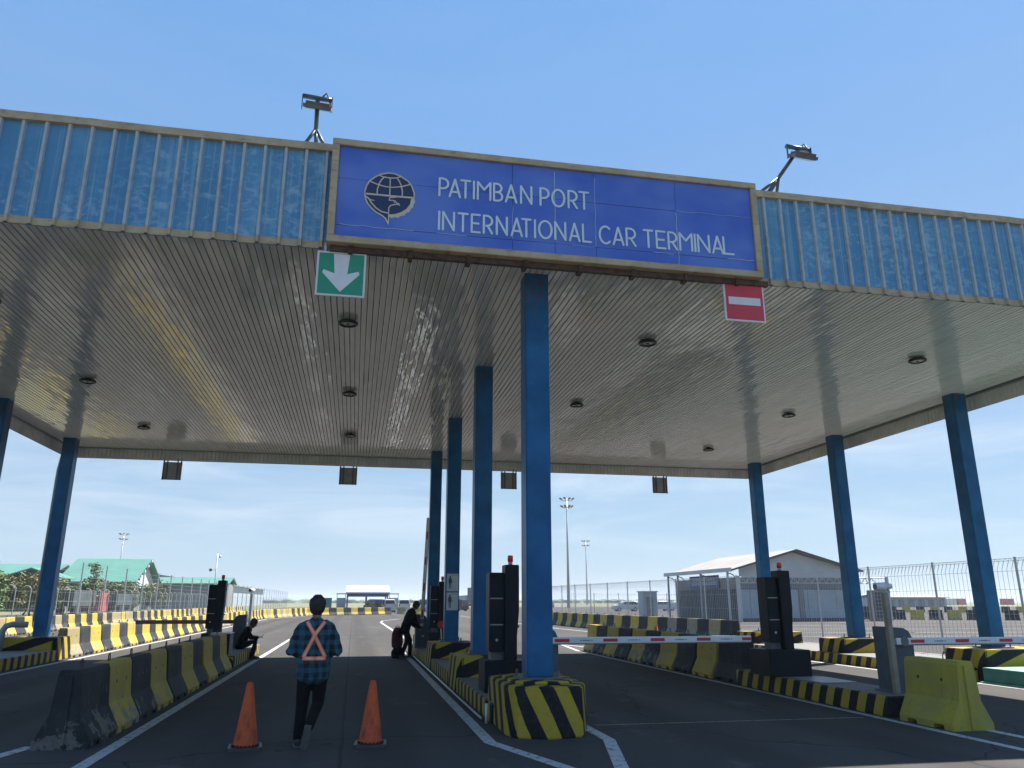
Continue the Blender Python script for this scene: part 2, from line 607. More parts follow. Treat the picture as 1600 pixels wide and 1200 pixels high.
def place(name, me, parent=None, world=False, loc=None, rot=None):
    o = bpy.data.objects.new(name, me)
    COL.objects.link(o)
    if parent is not None:
        o.parent = parent
        if world:
            o.matrix_parent_inverse = PM[parent.name].inverted()
    if loc is not None:
        o.location = loc
    if rot is not None:
        o.rotation_euler = rot
    PM[o.name] = (PM[parent.name] if parent is not None and not world else Matrix.Identity(4)) @ \
        Matrix.LocRotScale(Vector(loc or (0, 0, 0)), None, None)
    return o


def tag(o, label=None, cat=None, group=None, kind=None):
    if label:
        o['label'] = label
    if cat:
        o['category'] = cat
    if group:
        o['group'] = group
    if kind:
        o['kind'] = kind
    return o


def thing(name, label, cat, loc=(0, 0, 0), rotz=0.0, group=None):
    o = bpy.data.objects.new(name, None)
    o.empty_display_size = .2
    COL.objects.link(o)
    o.location = loc
    o.rotation_euler = (0, 0, rotz)
    PM[o.name] = Matrix.Translation(loc) @ Matrix.Rotation(rotz, 4, 'Z')
    return tag(o, label, cat, group)


ORD = ['first', 'second', 'third', 'fourth', 'fifth', 'sixth', 'seventh', 'eighth', 'ninth', 'tenth', 'eleventh', 'twelfth']


def nth(i):
    if i < 12:
        return ORD[i]
    k = i + 1
    suf = 'th' if 10 < k % 100 < 14 else {1: 'st', 2: 'nd', 3: 'rd'}.get(k % 10, 'th')
    return f'{k}{suf}'


# ------------------------------------------------------------------ the ground, roads and water
def sheet(name, mat, x0, x1, y0, y1, z):
    return tag(MB().add([(x0, y0, z), (x1, y0, z), (x1, y1, z), (x0, y1, z)], [(0, 1, 2, 3)]).build(name, mat), kind='structure')


sheet('sea', 'sea', -3000, 3000, 320, 5000, -.6)
sheet('ground', 'ground', -2900, 900, -400, 640, -.02)
sheet('road', 'asphalt', -25.5, 190, -60, 215, 0)
sheet('verge', 'ground', -25.0, -17.15, -60, 215, .012)


def line_strip(pts, w, z=.005):
    pts = [Vector((p[0], p[1])) for p in pts]
    L, Rr = [], []
    for i, p in enumerate(pts):
        d0 = (p - pts[i - 1]).normalized() if i else (pts[1] - p).normalized()
        d1 = (pts[i + 1] - p).normalized() if i + 1 < len(pts) else d0
        t = (d0 + d1).normalized()
        n = Vector((-t.y, t.x))
        k = w / 2 / max(.4, n.dot(Vector((-d0.y, d0.x))))
        L.append((p.x + n.x * k, p.y + n.y * k, z))
        Rr.append((p.x - n.x * k, p.y - n.y * k, z))
    n = len(pts)
    mb = MB().add(L + Rr, [(i, n + i, n + i + 1, i + 1) for i in range(n - 1)])
    return tag(mb.build('road_marking', 'paint'), kind='structure')


line_strip([(-2.62, 3), (-2.62, 30.4)], .15)
line_strip([(-2.62, 30.4), (-2.62, 37.0)], .14, .009)
line_strip([(-2.62, 39.4), (-2.6, 43.0)], .14)
line_strip([(-2.6, 48), (-2.4, 53)], .14)
line_strip([(1.68, 27.2), (1.68, 9.85), (2.25, 8.1), (2.9, 5.6)], .15)
line_strip([(3.12, 12.5), (3.12, 9.75), (2.72, 8.1), (2.2, 5.6)], .15)
line_strip([(-7.80, 8), (-7.80, 78), (-4.6, 95)], .16)
line_strip([(-4.1, 5.0), (-3.85, 9.3), (-3.55, 10.6)], .16)
line_strip([(7.50, 4.5), (7.50, 26.5), (7.95, 30.5)], .13)
line_strip([(8.18, 5.0), (8.18, 9.7)], .13)
line_strip([(7.95, 30.5), (8.6, 27.2)], .13, .009)
line_strip([(12.62, 6), (12.62, 31), (13.1, 37), (12.3, 48), (11.8, 90)], .13)
line_strip([(2.45, 29.0), (2.32, 44), (2.19, 64), (2.5, 69), (4.3, 76), (9, 81)], .17)
line_strip([(3.3, 10.88), (7.3, 10.84)], .025)
line_strip([(4.6, 55), (5.0, 62)], .14)
line_strip([(7.0, 47), (8.5, 46)], .14)
for yy, x0, x1 in ((33.5, 18.5, 60), (37.5, 18.5, 70), (43, 18.5, 75), (50, 18.5, 80), (57, 20, 85)):
    line_strip([(x0, yy + 2), (x1, yy - 4)], .16)
line_strip([(-12.0, 30), (-12.0, 36)], .14)
line_strip([(-12.0, 42), (-12.0, 48)], .14)
line_strip([(-12.0, 54), (-12.0, 60)], .14)


# traffic islands with raised kerbs
def island(poly, z1, mat):
    return tag(MB().prism(poly, 0, z1).build('traffic_island', mat, bevel=.015), kind='structure')


def rect(x0, x1, y0, y1):
    return [(x0, y0), (x1, y0), (x1, y1), (x0, y1)]


island(rect(1.93, 3.02, 11.2, 27.4), .27, 'kerb')
island(rect(-4.25, -2.86, 21.5, 27.2), .29, 'kerb')
island(rect(-9.95, -8.10, 7.0, 26.0), .29, 'kerb')
island(rect(7.66, 8.50, 10.72, 15.45), .29, 'kerb_slant')
island(rect(12.84, 15.4, 15.15, 31.0), .26, 'kerb_slant')
tag(MB().prism(rect(12.78, 15.4, 6.0, 14.75), 0, .30, 0, 0, 1).build('traffic_island', ['teal', 'teal_lit'], bevel=.012), kind='structure')  # sides plain teal, top in the paler sunlit tone
tag(MB().prism(rect(12.70, 12.775, 6.0, 14.75), 0.004, .03).build('gutter_strip', 'teal_lit'), kind='structure')
# drain cover plate on the right island
tag(MB().box(7.75, 8.42, 12.55, 13.55, .294, .306).build('cover_plate', 'grey', bevel=.003),
    'flat grey steel plate lying on the right median kerb before the black cabinet', 'plate')

# ------------------------------------------------------------------ the canopy
CX = 2.49
ROWX = [-8.80, 2.49, 14.06]
COLY = [10.85, 15.80, 20.75, 25.70]
X0, X1, Y0, Y1 = -9.30, 14.53, 10.25, 27.05
ZC = 6.44
canopy = thing('gate_canopy', 'large flat toll gate canopy with blue ribbed fascia and slatted ceiling on blue columns', 'canopy', (CX, 18.5, 0))

# ceiling slats: the front bay piece by piece, the two rear bays as one part
SP, SW = .10, .0438


def slat_profile(w):
    return [(-w, .028), (-w, .005), (-w + .006, 0), (w - .006, 0), (w, .005), (w, .028)]


ys = [Y0 + .06, 15.77, 21.62, Y1 - .06]
L0 = ys[1] - ys[0] - .008
mb = MB()
mb.loft([[(x, y, z) for x, z in slat_profile(SW)] for y in (-L0 / 2, L0 / 2)])
slat_me = mb.mesh('ceiling_slat', 'slat')
nsl = int((X1 - X0 - .16) / SP)
for i in range(nsl):
    x = X0 + .12 + i * SP
    o = place('ceiling_slat', slat_me, canopy, True, (x, (ys[0] + ys[1]) / 2, ZC + random.uniform(-.0012, .0012)),
              (random.gauss(0, .0006), random.gauss(0, .009), 0))
mb = MB()
for a, b in ((ys[1], ys[2]), (ys[2], ys[3])):
    for i in range(nsl):
        x = X0 + .12 + i * SP
        t = random.gauss(0, .009)
        d0, d1 = random.uniform(-.0015, .0015), random.uniform(-.0015, .0015)
        mb.loft([[(x + px + pz * t, y, ZC + pz - px * t + dz) for px, pz in slat_profile(SW)] for y, dz in ((a, d0), (b - .008, d1))])
tag(mb.build('ceiling_slats_rear', 'slat', canopy, world=True), kind='stuff')
MB().box(X0 + .05, X1 - .05, Y0 + .05, Y1 - .05, ZC + .12, ZC + .14).build('void_shade_sheet', 'void_shade', canopy, world=True)  # near-black sheet, shade above the slat gaps put into its colour
MB().box(X0, X1, Y0 + .03, Y1, 7.55, 7.60).build('roof', 'roof', canopy, world=True)

# front fascia: one ribbed sheet after another
PW = .2855


def panel_mesh():
    m = MB()
    zs = [6.37, 6.475, 7.90]
    prof = [(0, 0), (.012, -.042), (.046, -.042), (.058, 0), (.10, .003), (.17, .004), (.24, .003), (PW - .001, 0)]
    for k in range(2):
        for i in range(len(prof) - 1):
            (xa, ya), (xb, yb) = prof[i], prof[i + 1]
            e = -.006 if k == 0 else 0
            vs = [(xa, ya + e, zs[k]), (xb, yb + e, zs[k]), (xb, yb + e, zs[k + 1]), (xa, ya + e, zs[k + 1])]
            m.add(vs, [(0, 1, 2, 3)], 2 if k == 0 else (1 if i < 3 else 0))
    m.add([(0, .02, 6.37), (PW, .02, 6.37), (PW, .02, 7.9), (0, .02, 7.9)], [(0, 1, 2, 3)], 0)
    return m.mesh('fascia_panel', ['fascia', 'rib', 'tan'])


pan_me = panel_mesh()
x = X0
while x + PW < X1 + .05:
    place('fascia_panel', pan_me, canopy, True, (x, Y0 + random.uniform(-.003, .003), random.uniform(-.006, .006)))
    x += PW
# crimped cap flashing on top, in lengths
x = X0 - .02
while x < X1:
    xe = min(x + random.choice((2.4, 3.0)), X1 + .02)
    m = MB()
    n = 8
    secs = []
    for i in range(n + 1):
        xx = x + (xe - .004 - x) * i / n
        dz = random.uniform(-.008, .008)
        dy = random.uniform(-.006, .006)
        secs.append([(xx, Y0 - .062 + dy, 7.885 + dz), (xx, Y0 + .16, 7.885), (xx, Y0 + .16, 8.0), (xx, Y0 - .062 + dy, 7.995 + dz * .4)])
    m.loft(secs)
    m.build('cap_flashing', 'tan', canopy, world=True)
    x = xe
# side and rear cladding, corrugated sheet seen from inside
ZB, ZT = 6.09, 7.9


def corrugated(p0, p1, z0, z1, pitch, depth, mat, name, parent, thick=.03):
    p0, p1 = Vector(p0), Vector(p1)
    d = p1 - p0
    L = d.length
    d.normalize()
    nrm = Vector((-d.y, d.x))
    n = int(L / pitch)
    pts = []
    for i in range(n):
        b = i * L / n
        for f, o in ((0, 0), (.55, 0), (.65, 1), (.9, 1)):
            q = p0 + d * (b + f * L / n) + nrm * (depth * o)
            pts.append(q)
    pts.append(p1)
    m = MB()
    k = len(pts)
    vs = [(q.x, q.y, z0) for q in pts] + [(q.x, q.y, z1) for q in pts]
    m.add(vs, [(i, i + 1, k + i + 1, k + i) for i in range(k - 1)])
    q0, q1 = p0 + nrm * thick, p1 + nrm * thick
    m.add([(q0.x, q0.y, z0), (q1.x, q1.y, z0), (q1.x, q1.y, z1), (q0.x, q0.y, z1)], [(0, 1, 2, 3)])
    return m.build(name, mat, parent, world=True)


corrugated((X0, Y1), (X1, Y1), ZB, ZT, .13, .022, 'inner', 'rear_cladding', canopy, .04)
corrugated((X0, Y0 + .1), (X0, Y1), ZB, ZT, .13, .022, 'inner', 'side_cladding', canopy, .04)
corrugated((X1, Y1), (X1, Y0 + .1), ZB, ZT, .13, .022, 'inner', 'side_cladding', canopy, .04)
for a, b in (((X0, Y1 - .015), (X1, Y1 - .015)),):
    MB().box(X0 + .02, X1 - .02, Y1 - .05, Y1 - .004, ZC - .03, ZC + .03).build('edge_trim', 'grey', canopy, world=True)
MB().box(X1 - .05, X1 - .004, Y0 + .1, Y1 - .06, ZC - .03, ZC + .03).build('edge_trim', 'grey', canopy, world=True)
MB().box(X0 + .004, X0 + .05, Y0 + .1, Y1 - .06, ZC - .03, ZC + .03).build('edge_trim', 'grey', canopy, world=True)
# columns with base plates and anchor bolts
CW = .18
for cx in ROWX:
    for cy in COLY:
        c = MB().box(cx - CW, cx + CW, cy - CW, cy + CW, .645, ZC + .1).build('column', 'column', canopy, bevel=.014, world=True)
        pl = MB().box(cx - .29, cx + .29, cy - .29, cy + .29, .625, .645)
        for sx in (-1, 1):
            for sy in (-1, 1):
                pl.cyl((cx + sx * .235, cy + sy * .235, .64), (cx + sx * .235, cy + sy * .235, .72), .017, n=6)
        b = pl.build('base_plate', 'dkgrey')
        b.parent = c
# drain pipe down the left rear column
pb = [(-9.20, 26.4, 6.2), (-9.16, 26.2, 6.0), (-9.05, 25.75, 5.5), (-9.04, 25.70, 5.2), (-9.04, 25.70, 1.05)]
MB().tube(pb, .055, 10).build('drain_pipe', 'pipe', canopy, True, world=True)
MB().tube([(-8.9, 24.9, .98), (-9.25, 24.75, .99), (-9.38, 24.7, .95), (-9.44, 24.66, .82), (-9.45, 24.65, .29)], .085, 12).build('drain_elbow', 'pipe', canopy, True, world=True)

# pedestals
colname = ['left', 'middle', 'right']
rowname = ['front', 'second', 'third', 'rear']


def pedestal(i, j):
    cx, cy = ROWX[i], COLY[j]
    if i == 1 and j == 0:
        poly = [(1.96, 11.75), (1.94, 10.32), (2.03, 10.06), (2.44, 9.90), (2.87, 10.00), (3.05, 10.45), (3.07, 11.75)]
        o = MB().prism(poly, 0, .59, 0, .012).prism([(a * .80 + cx * .2, (b - cy) * .74 + cy + .05) for a, b in poly], .585, .625, 0, .02).build('column_pedestal', 'nose', bevel=.02)
        return tag(o, 'round-nosed concrete pedestal with bold slanted yellow and black stripes under the front middle column', 'pedestal', 'column pedestals')
    y0, y1 = cy - .85, cy + (.28 if i == 2 else .45)
    x0, x1 = (1.915, 3.03) if i == 1 else ((-9.66, -8.09) if i == 0 else (13.0, 14.9))
    if i == 2 and j == 0:
        x0 = 12.9
    zb = .0
    poly = [(x0, y1), (x0, y0 + .1), (x0 + .1, y0), (x1 - .1, y0), (x1, y0 + .1), (x1, y1)]
    o = MB().prism(poly, zb, .625, 0, .03).build('column_pedestal', 'pedestal', bevel=.015)
    return tag(o, f'yellow and black striped concrete pedestal under the {rowname[j]} column of the {colname[i]} row', 'pedestal', 'column pedestals')


for i in range(3):
    for j in range(4):
        pedestal(i, j)
    # rebar loops left in the pedestal tops

# downlights under the ceiling
lx = [-6.12, -.35, 5.27, 11.12]
ly = [13.30, 18.28, 23.22]
ring_me = MB().lathe([(.10, .03), (.155, .03), (.175, .012), (.175, -.022), (.155, -.03), (.128, -.024), (.122, -.004), (.0, -.004)], 24).mesh('housing', 'blackp', True)
neck_me = MB().lathe([(.055, 0), (.055, .07), (.0, .07)], 14).mesh('neck', 'blackp', True)
lens_me = MB().lathe([(.0, -.012), (.06, -.014), (.118, -.008), (.118, -.002), (0, -.002)], 20).mesh('lens', 'lens', True)
hub_me = MB().lathe([(.0, -.022), (.028, -.022), (.034, -.011), (.0, -.011)], 12).mesh('hub', 'blackp', True)
colw = ['far left', 'left-centre', 'right-centre', 'far right']
for j, yy in enumerate(ly):
    for i, xx in enumerate(lx):
        l = thing('ceiling_light', f'round black downlight on the slatted ceiling, {["front", "middle", "rear"][j]} row, {colw[i]} one', 'ceiling light',
                  (xx, yy, ZC - .062), 0, 'round ceiling downlights')
        place('housing', ring_me, l)
        place('neck', neck_me, l)
        place('lens', lens_me, l)
        place('hub', hub_me, l)


# ------------------------------------------------------------------ name sign
def ribbon(m, pts, w, y, th=.004, mi=0, closed=False, caps=True):
    """flat stroke in the xz plane facing -Y, round ends, given thickness"""
    P = [Vector(p) for p in pts]
    n = len(P)
    L, Rr = [], []
    for i, p in enumerate(P):
        if closed:
            d0, d1 = (p - P[i - 1]).normalized(), (P[(i + 1) % n] - p).normalized()
        else:
            d0 = (p - P[i - 1]).normalized() if i else (P[1] - p).normalized()
            d1 = (P[i + 1] - p).normalized() if i + 1 < n else d0
        t = (d0 + d1)
        t = t.normalized() if t.length > 1e-6 else d0
        nn = Vector((-t.y, t.x))
        k = min(1.6, 1 / max(.3, nn.dot(Vector((-d0.y, d0.x)))))
        L.append(p + nn * (w / 2 * k))
        Rr.append(p - nn * (w / 2 * k))
    if closed:
        fr = [(q.x, y, q.y) for q in L] + [(q.x, y, q.y) for q in Rr]
        bk = [(q.x, y + th, q.y) for q in L] + [(q.x, y + th, q.y) for q in Rr]
        fs = []
        for i in range(n):
            j = (i + 1) % n
            fs += [(i, j, n + j, n + i), (i, 2 * n + i, 2 * n + j, j), (n + i, n + j, 3 * n + j, 3 * n + i)]
        m.add(fr + bk, fs, mi)
        return
    out = list(L)
    if caps:
        c, d = P[-1], (P[-1] - P[-2]).normalized()
        nn = Vector((-d.y, d.x))
        out += [c + nn * (w / 2 * math.cos(a)) + d * (w / 2 * math.sin(a)) for a in (math.pi * k / 6 for k in range(1, 6))]
    out += list(reversed(Rr))
    if caps:
        c, d = P[0], (P[0] - P[1]).normalized()
        nn = Vector((-d.y, d.x))
        out += [c + nn * (w / 2 * math.cos(a)) + d * (w / 2 * math.sin(a)) for a in (math.pi * k / 6 for k in range(1, 6))]
    k = len(out)
    # front as a strip of quads plus caps, sides around
    vs = [(q.x, y, q.y) for q in out] + [(q.x, y + th, q.y) for q in out]
    fs = []
    nc = 5 if caps else 0
    for i in range(n - 1):
        fs.append((i, i + 1, k - nc - 1 - (i + 1) if caps else k - 1 - (i + 1), k - nc - 1 - i if caps else k - 1 - i))
    if caps:
        fs.append(tuple(range(n - 1, n + nc + 1)))
        fs.append(tuple(list(range(k - nc - 1, k)) + [0]))
    for i in range(k):
        fs.append((i, (i + 1) % k, k + (i + 1) % k, k + i))
    m.add(vs, fs, mi)


def arc(cx, cz, rx, rz, a0, a1, n=10):
    return [(cx + rx * math.cos(R(a0 + (a1 - a0) * i / n)), cz + rz * math.sin(R(a0 + (a1 - a0) * i / n))) for i in range(n + 1)]


def letter_strokes(c, x0, x1, z0, h, w):
    """single-line geometric capitals; returns polylines"""
    a, b = x0 + w / 2, x1 - w / 2
    lo, hi = z0 + w / 2, z0 + h - w / 2
    mid = (lo + hi) / 2
    cx = (a + b) / 2
    H = hi - lo
    if c == 'I':
        return [[(cx, lo), (cx, hi)]]
    if c == 'L':
        return [[(a, hi), (a, lo), (b, lo)]]
    if c == 'T':
        return [[(a, hi), (b, hi)], [(cx, hi), (cx, lo)]]
    if c == 'E':
        return [[(b, hi), (a, hi), (a, lo), (b, lo)], [(a, mid), (b - .02, mid)]]
    if c == 'N':
        return [[(a, lo), (a, hi), (b, lo), (b, hi)]]
    if c == 'M':
        return [[(a, lo), (a, hi), (cx, mid + .02), (b, hi), (b, lo)]]
    if c == 'A':
        return [[(a, lo), (cx, hi), (b, lo)], [(a + (cx - a) * .30, lo + H * .27), (b - (b - cx) * .30, lo + H * .27)]]
    if c == 'O':
        return [('closed', arc(cx, mid, (b - a) / 2, H / 2, 0, 360 - 15, 23))]
    if c == 'C':
        return [arc(cx + .012, mid, (b - a) / 2 + .012, H / 2, 48, 312, 18)]
    if c == 'P':
        r = H * .29
        return [[(a, lo), (a, hi), (b - r, hi)] + arc(b - r, hi - r, r, r, 75, -90, 9) + [(a, hi - 2 * r)]]
    if c == 'R':
        r = H * .29
        return [[(a, lo), (a, hi), (b - r, hi)] + arc(b - r, hi - r, r, r, 75, -90, 9) + [(a + .035, hi - 2 * r)],
                [(cx - .005, hi - 2 * r), (b, lo)]]
    if c == 'B':
        r = H * .25
        return [[(a, lo), (a, hi), (b - r - .01, hi)] + arc(b - r - .01, hi - r, r, r, 75, -90, 8) + [(a + .03, mid)],
                [(b - r, mid)] + arc(b - r, mid - r, r, r, 80, -90, 8) + [(a, lo)]]
    return []


sign = thing('name_sign', 'long blue terminal name sign in a tan frame across the canopy front', 'sign', (2.62, 9.95, 6.32))
SX0, SX1, SZ0, SZ1 = -.62, 5.85, 6.335, 7.935
FW = .10
for nm, bx in (('frame_rail', (SX0, SX1, SZ1 - FW, SZ1)), ('frame_rail', (SX0, SX1, SZ0, SZ0 + FW)),
               ('frame_stile', (SX0, SX0 + FW, SZ0 + FW, SZ1 - FW)), ('frame_stile', (SX1 - FW, SX1, SZ0 + FW, SZ1 - FW))):
    MB().box(bx[0], bx[1], 9.91, 10.19, bx[2], bx[3]).build(nm, 'tan', sign, bevel=.006, world=True)
MB().box(SX0 + .02, SX1 - .02, 10.02, 10.18, SZ0 + .02, SZ1 - .02).build('backing', 'dkgrey', sign, world=True)
# face panels, five wide and three high with open joints, the right lower sheet a replacement
xs = [SX0 + FW, 1.97, 2.60, 3.22, 4.50, SX1 - FW]
zs = [SZ0 + FW, 6.61, 7.33, SZ1 - FW]
for i in range(5):
    for k in range(3):
        g = .003
        MB().box(xs[i] + g, xs[i + 1] - g, 9.950 + random.uniform(-.004, .003), 9.966, zs[k] + g, zs[k + 1] - g).build('face_panel', 'sign', sign, world=True)
# pale torn joint tape
for a, b in (((4.50, 6.45), (4.50, 7.31)), ((4.50, 7.33), (5.73, 7.335)), ((-.45, 6.615), (.55, 6.61)), ((.88, 6.612), (1.3, 6.606)), ((1.97, 6.62), (1.975, 7.15)),
             ((2.60, 6.9), (2.602, 7.78)), ((3.22, 6.62), (3.222, 7.75)), ((2.85, 6.61), (3.2, 6.607)), ((4.1, 6.612), (4.42, 6.608)), ((5.3, 6.61), (5.73, 6.612))):
    m = MB()
    k = 9
    pts = [(a[0] + (b[0] - a[0]) * i / k + random.uniform(-.006, .006), a[1] + (b[1] - a[1]) * i / k + random.uniform(-.006, .006)) for i in range(k + 1)]
    ribbon(m, pts, random.uniform(.003, .007), 9.9425, .003)
    m.build('joint_tape', 'letter', sign, world=True)
LW = .031
line1 = [('P', .887, 1.042), ('A', 1.034, 1.214), ('T', 1.198, 1.358), ('I', 1.38, 1.42), ('M', 1.442, 1.656), ('B', 1.679, 1.831), ('A', 1.855, 2.04), ('N', 2.08, 2.266), ('P', 2.372, 2.527), ('O', 2.551, 2.765), ('R', 2.798, 2.955), ('T', 2.967, 3.135)]
line2 = [('I', .889, .929), ('N', .95, 1.135), ('T', 1.167, 1.332), ('E', 1.36, 1.507), ('R', 1.535, 1.686), ('N', 1.723, 1.901), ('A', 1.94, 2.121), ('T', 2.094, 2.249), ('I', 2.281, 2.321), ('O', 2.345, 2.564), ('N', 2.588, 2.77), ('A', 2.806, 2.982), ('L', 3.007, 3.155), ('C', 3.261, 3.451), ('A', 3.473, 3.655), ('R', 3.677, 3.842), ('T', 3.949, 4.115), ('E', 4.147, 4.312), ('R', 4.337, 4.495), ('M', 4.518, 4.739), ('I', 4.756, 4.796), ('N', 4.811, 5.017), ('A', 5.046, 5.235), ('L', 5.226, 5.412)]
def split_corners(st):
    if st[0] == 'closed':
        return [st]
    out, cur = [], [Vector(st[0])]
    for i in range(1, len(st)):
        cur.append(Vector(st[i]))
        if i + 1 < len(st):
            d0, d1 = Vector(st[i]) - Vector(st[i - 1]), Vector(st[i + 1]) - Vector(st[i])
            if d0.length > 1e-6 and d1.length > 1e-6 and d0.angle(d1) > .75:
                out.append(cur)
                cur = [Vector(st[i])]
    out.append(cur)
    return out


for line, z0 in ((line1, 7.195), (line2, 6.665)):
    for q, (ch, xa, xb) in enumerate(line):
        m = MB()
        for k, st in enumerate(q_ for st_ in letter_strokes(ch, xa, xb, z0 + (xa - 3.1) * .004, .305, LW) for q_ in split_corners(st_)):
            y = 9.939 - .0006 * k - .0003 * (q % 2)
            if st[0] == 'closed':
                ribbon(m, st[1], LW, y, .006, 0, True)
            else:
                ribbon(m, st, LW, y, .006)
        m.build('letter', 'letter', sign, world=True)
# emblem: dark globe over a bird's head, cog on the right
outR = [(.547, 7.125), (.548, 7.192), (.507, 7.306), (.452, 7.376), (.351, 7.441), (.26, 7.474), (.177, 7.477), (.074, 7.448), (-.006, 7.396), (-.084, 7.32), (-.124, 7.235), (-.142, 7.15), (-.14, 7.092)]
outL = [(-.14, 7.092), (-.125, 7.035), (-.096, 6.972), (-.041, 6.904), (.027, 6.845), (.11, 6.804), (.163, 6.76), (.203, 6.682)]
gin = [(.506, 7.103), (.494, 7.018), (.445, 6.938), (.373, 6.881), (.293, 6.843), (.208, 6.826)]
gout = [(.555, 7.109), (.547, 7.024), (.512, 6.945), (.455, 6.877), (.375, 6.819), (.295, 6.79), (.21, 6.79)]
fill = outR + outL[1:] + [(.206, 6.80)] + list(reversed(gin))
n = len(fill)
em = MB().add([(x_, 9.9445, z_) for x_, z_ in fill] + [(x_, 9.952, z_) for x_, z_ in fill],
              [tuple(range(n))] + [(i, (i + 1) % n, n + (i + 1) % n, n + i) for i in range(n)]).build('emblem', 'navy', sign, world=True)


def em_part(name, strokes):
    m = MB()
    for k, (pts, w) in enumerate(strokes):
        ribbon(m, pts, w, 9.9395 - .0006 * k, .005)
    o = m.build(name, 'emblem_tan')
    o.parent = em
    o.matrix_parent_inverse = Matrix.Translation((2.62, 9.95, 6.32)).inverted() if False else Matrix.Identity(4)
    return o


em_part('outline', [(outR, .018), (outL, .018)])
em_part('latitude', [([(-.141, 7.117), (.066, 7.118), (.289, 7.118), (.547, 7.122)], .024),
                     ([(-.087, 7.319), (.022, 7.281), (.134, 7.256), (.239, 7.255), (.357, 7.277), (.476, 7.324)], .016),
                     ([(.045, 7.427), (.105, 7.405), (.195, 7.398), (.277, 7.407), (.351, 7.437)], .016)])
em_part('meridian', [([(.029, 7.123), (.029, 7.202), (.051, 7.297), (.081, 7.36), (.113, 7.401)], .016),
                     ([(.205, 7.121), (.204, 7.247), (.201, 7.399)], .016),
                     ([(.378, 7.123), (.379, 7.207), (.356, 7.306), (.324, 7.37), (.292, 7.413)], .016)])
em_part('bird', [([(.203, 6.69), (.203, 6.789), (.199, 6.929), (.221, 6.968), (.279, 6.991), (.324, 6.996), (.35, 6.982), (.334, 7.01), (.304, 7.015), (.284, 7.046), (.247, 7.05), (.201, 7.05)], .014),
                 ([(.201, 7.05), (.206, 7.09), (.245, 7.098), (.29, 7.103)], .014),
                 ([(.27, 7.022), (.279, 7.02)], .012)])
em_part('wing', [([(-.138, 7.084), (-.085, 7.048), (-.038, 6.978), (.024, 6.91), (.1, 6.861), (.196, 6.846)], .018),
                 ([(-.085, 7.044), (-.047, 7.027), (-.007, 7.023)], .010)])
m = MB()
cog = []
for i in range(len(gout) - 1):
    (xa, za), (xb, zb) = gout[i], gout[i + 1]
    nx_, nz_ = (zb - za), -(xb - xa)
    ln = math.hypot(nx_, nz_)
    nx_, nz_ = nx_ / ln * -.014, nz_ / ln * -.014
    cog += [(xa, za), (xa + (xb - xa) * .35, za + (zb - za) * .35), (xa + (xb - xa) * .35 + nx_, za + (zb - za) * .35 + nz_),
            (xa + (xb - xa) * .75 + nx_, za + (zb - za) * .75 + nz_), (xa + (xb - xa) * .75, za + (zb - za) * .75)]
cog.append(gout[-1])
poly = cog + list(reversed(gin))
n = len(poly)
g = MB().add([(x_, 9.9415, z_) for x_, z_ in poly] + [(x_, 9.948, z_) for x_, z_ in poly],
             [tuple(range(n))] + [(i, (i + 1) % n, n + (i + 1) % n, n + i) for i in range(n)]).build('cog', 'emblem_tan')
g.parent = em
# rusty carrier below the sign
MB().box(SX0 + .05, SX1 + .12, 10.02, 10.09, 6.245, 6.325).build('carrier_beam', 'rust', sign, world=True)
for k in range(8):
    xx = SX0 + .3 + k * .82
    MB().box(xx, xx + .06, 9.99, 10.17, 6.225, 6.332).build('hanger', 'rust', sign, world=True)


# ------------------------------------------------------------------ lane signs
def lane_sign(name, label, x0, x1, z0, z1, y, face):
    cx = (x0 + x1) / 2
    s = thing(name, label, 'sign', (cx, y, z0))
    MB().box(x0, x1, y, y + .03, z0, z1).build('border', 'white', s, bevel=.003, world=True)
    b = .028
    MB().box(x0 + b, x1 - b, y - .005, y - .0005, z0 + b, z1 - b).build('face', face, s, world=True)
    for sx in (x0 + .1, x1 - .1):
        MB().box(sx - .015, sx + .015, y + .01, y + .04, z1 - .01, z1 + .12).build('bracket', 'galv', s, world=True)
    return s


gs = lane_sign('arrow_sign', 'square green sign with a white downward arrow hanging left under the name sign', -.73, -.07, 5.60, 6.25, 10.06, 'green')
ax, az = -.40, 5.925
pts = [(-.11, .29), (.11, .29), (.085, .0), (.235, .05), (.25, .005), (.0, -.265), (-.25, .005), (-.235, .05), (-.085, .0)]
n = len(pts)
MB().add([(ax + a, 10.0515, az + b) for a, b in pts] + [(ax + a, 10.0545, az + b) for a, b in pts],
         [tuple(range(n))] + [(i, (i + 1) % n, n + (i + 1) % n, n + i) for i in range(n)]).build('arrow', 'white', gs, world=True)
rs = lane_sign('no_entry_sign', 'square red sign with a white horizontal bar hanging right under the name sign', 5.24, 5.90, 5.66, 6.30, 10.06, 'signred')
MB().box(5.31, 5.83, 10.0515, 10.0545, 5.925, 6.045).build('bar', 'white', rs, world=True)
for k, (x0, x1) in enumerate(((-6.40, -5.80), (-.70, -.10), (4.94, 5.52), (10.66, 11.24))):
    s = thing('rear_lane_sign', f'back of a square lane sign hanging from the rear canopy edge, {ORD[k]} from the left', 'sign', ((x0 + x1) / 2, Y1 + .05, 5.45), 0, 'lane signs seen from behind')
    y = Y1 + .05
    MB().box(x0, x1, y, y + .03, 5.47, 6.05).build('panel', 'grey', s, world=True)
    for a in (x0 + .012, x0 + .12, x1 - .16, x1 - .052):
        MB().box(a, a + .04, y - .03, y - .001, 5.47, 6.16).build('rail', 'dkgrey', s, world=True)
    MB().box(x0, x1, y - .034, y - .031, 5.455, 5.485).build('rail', 'dkgrey', s, world=True)


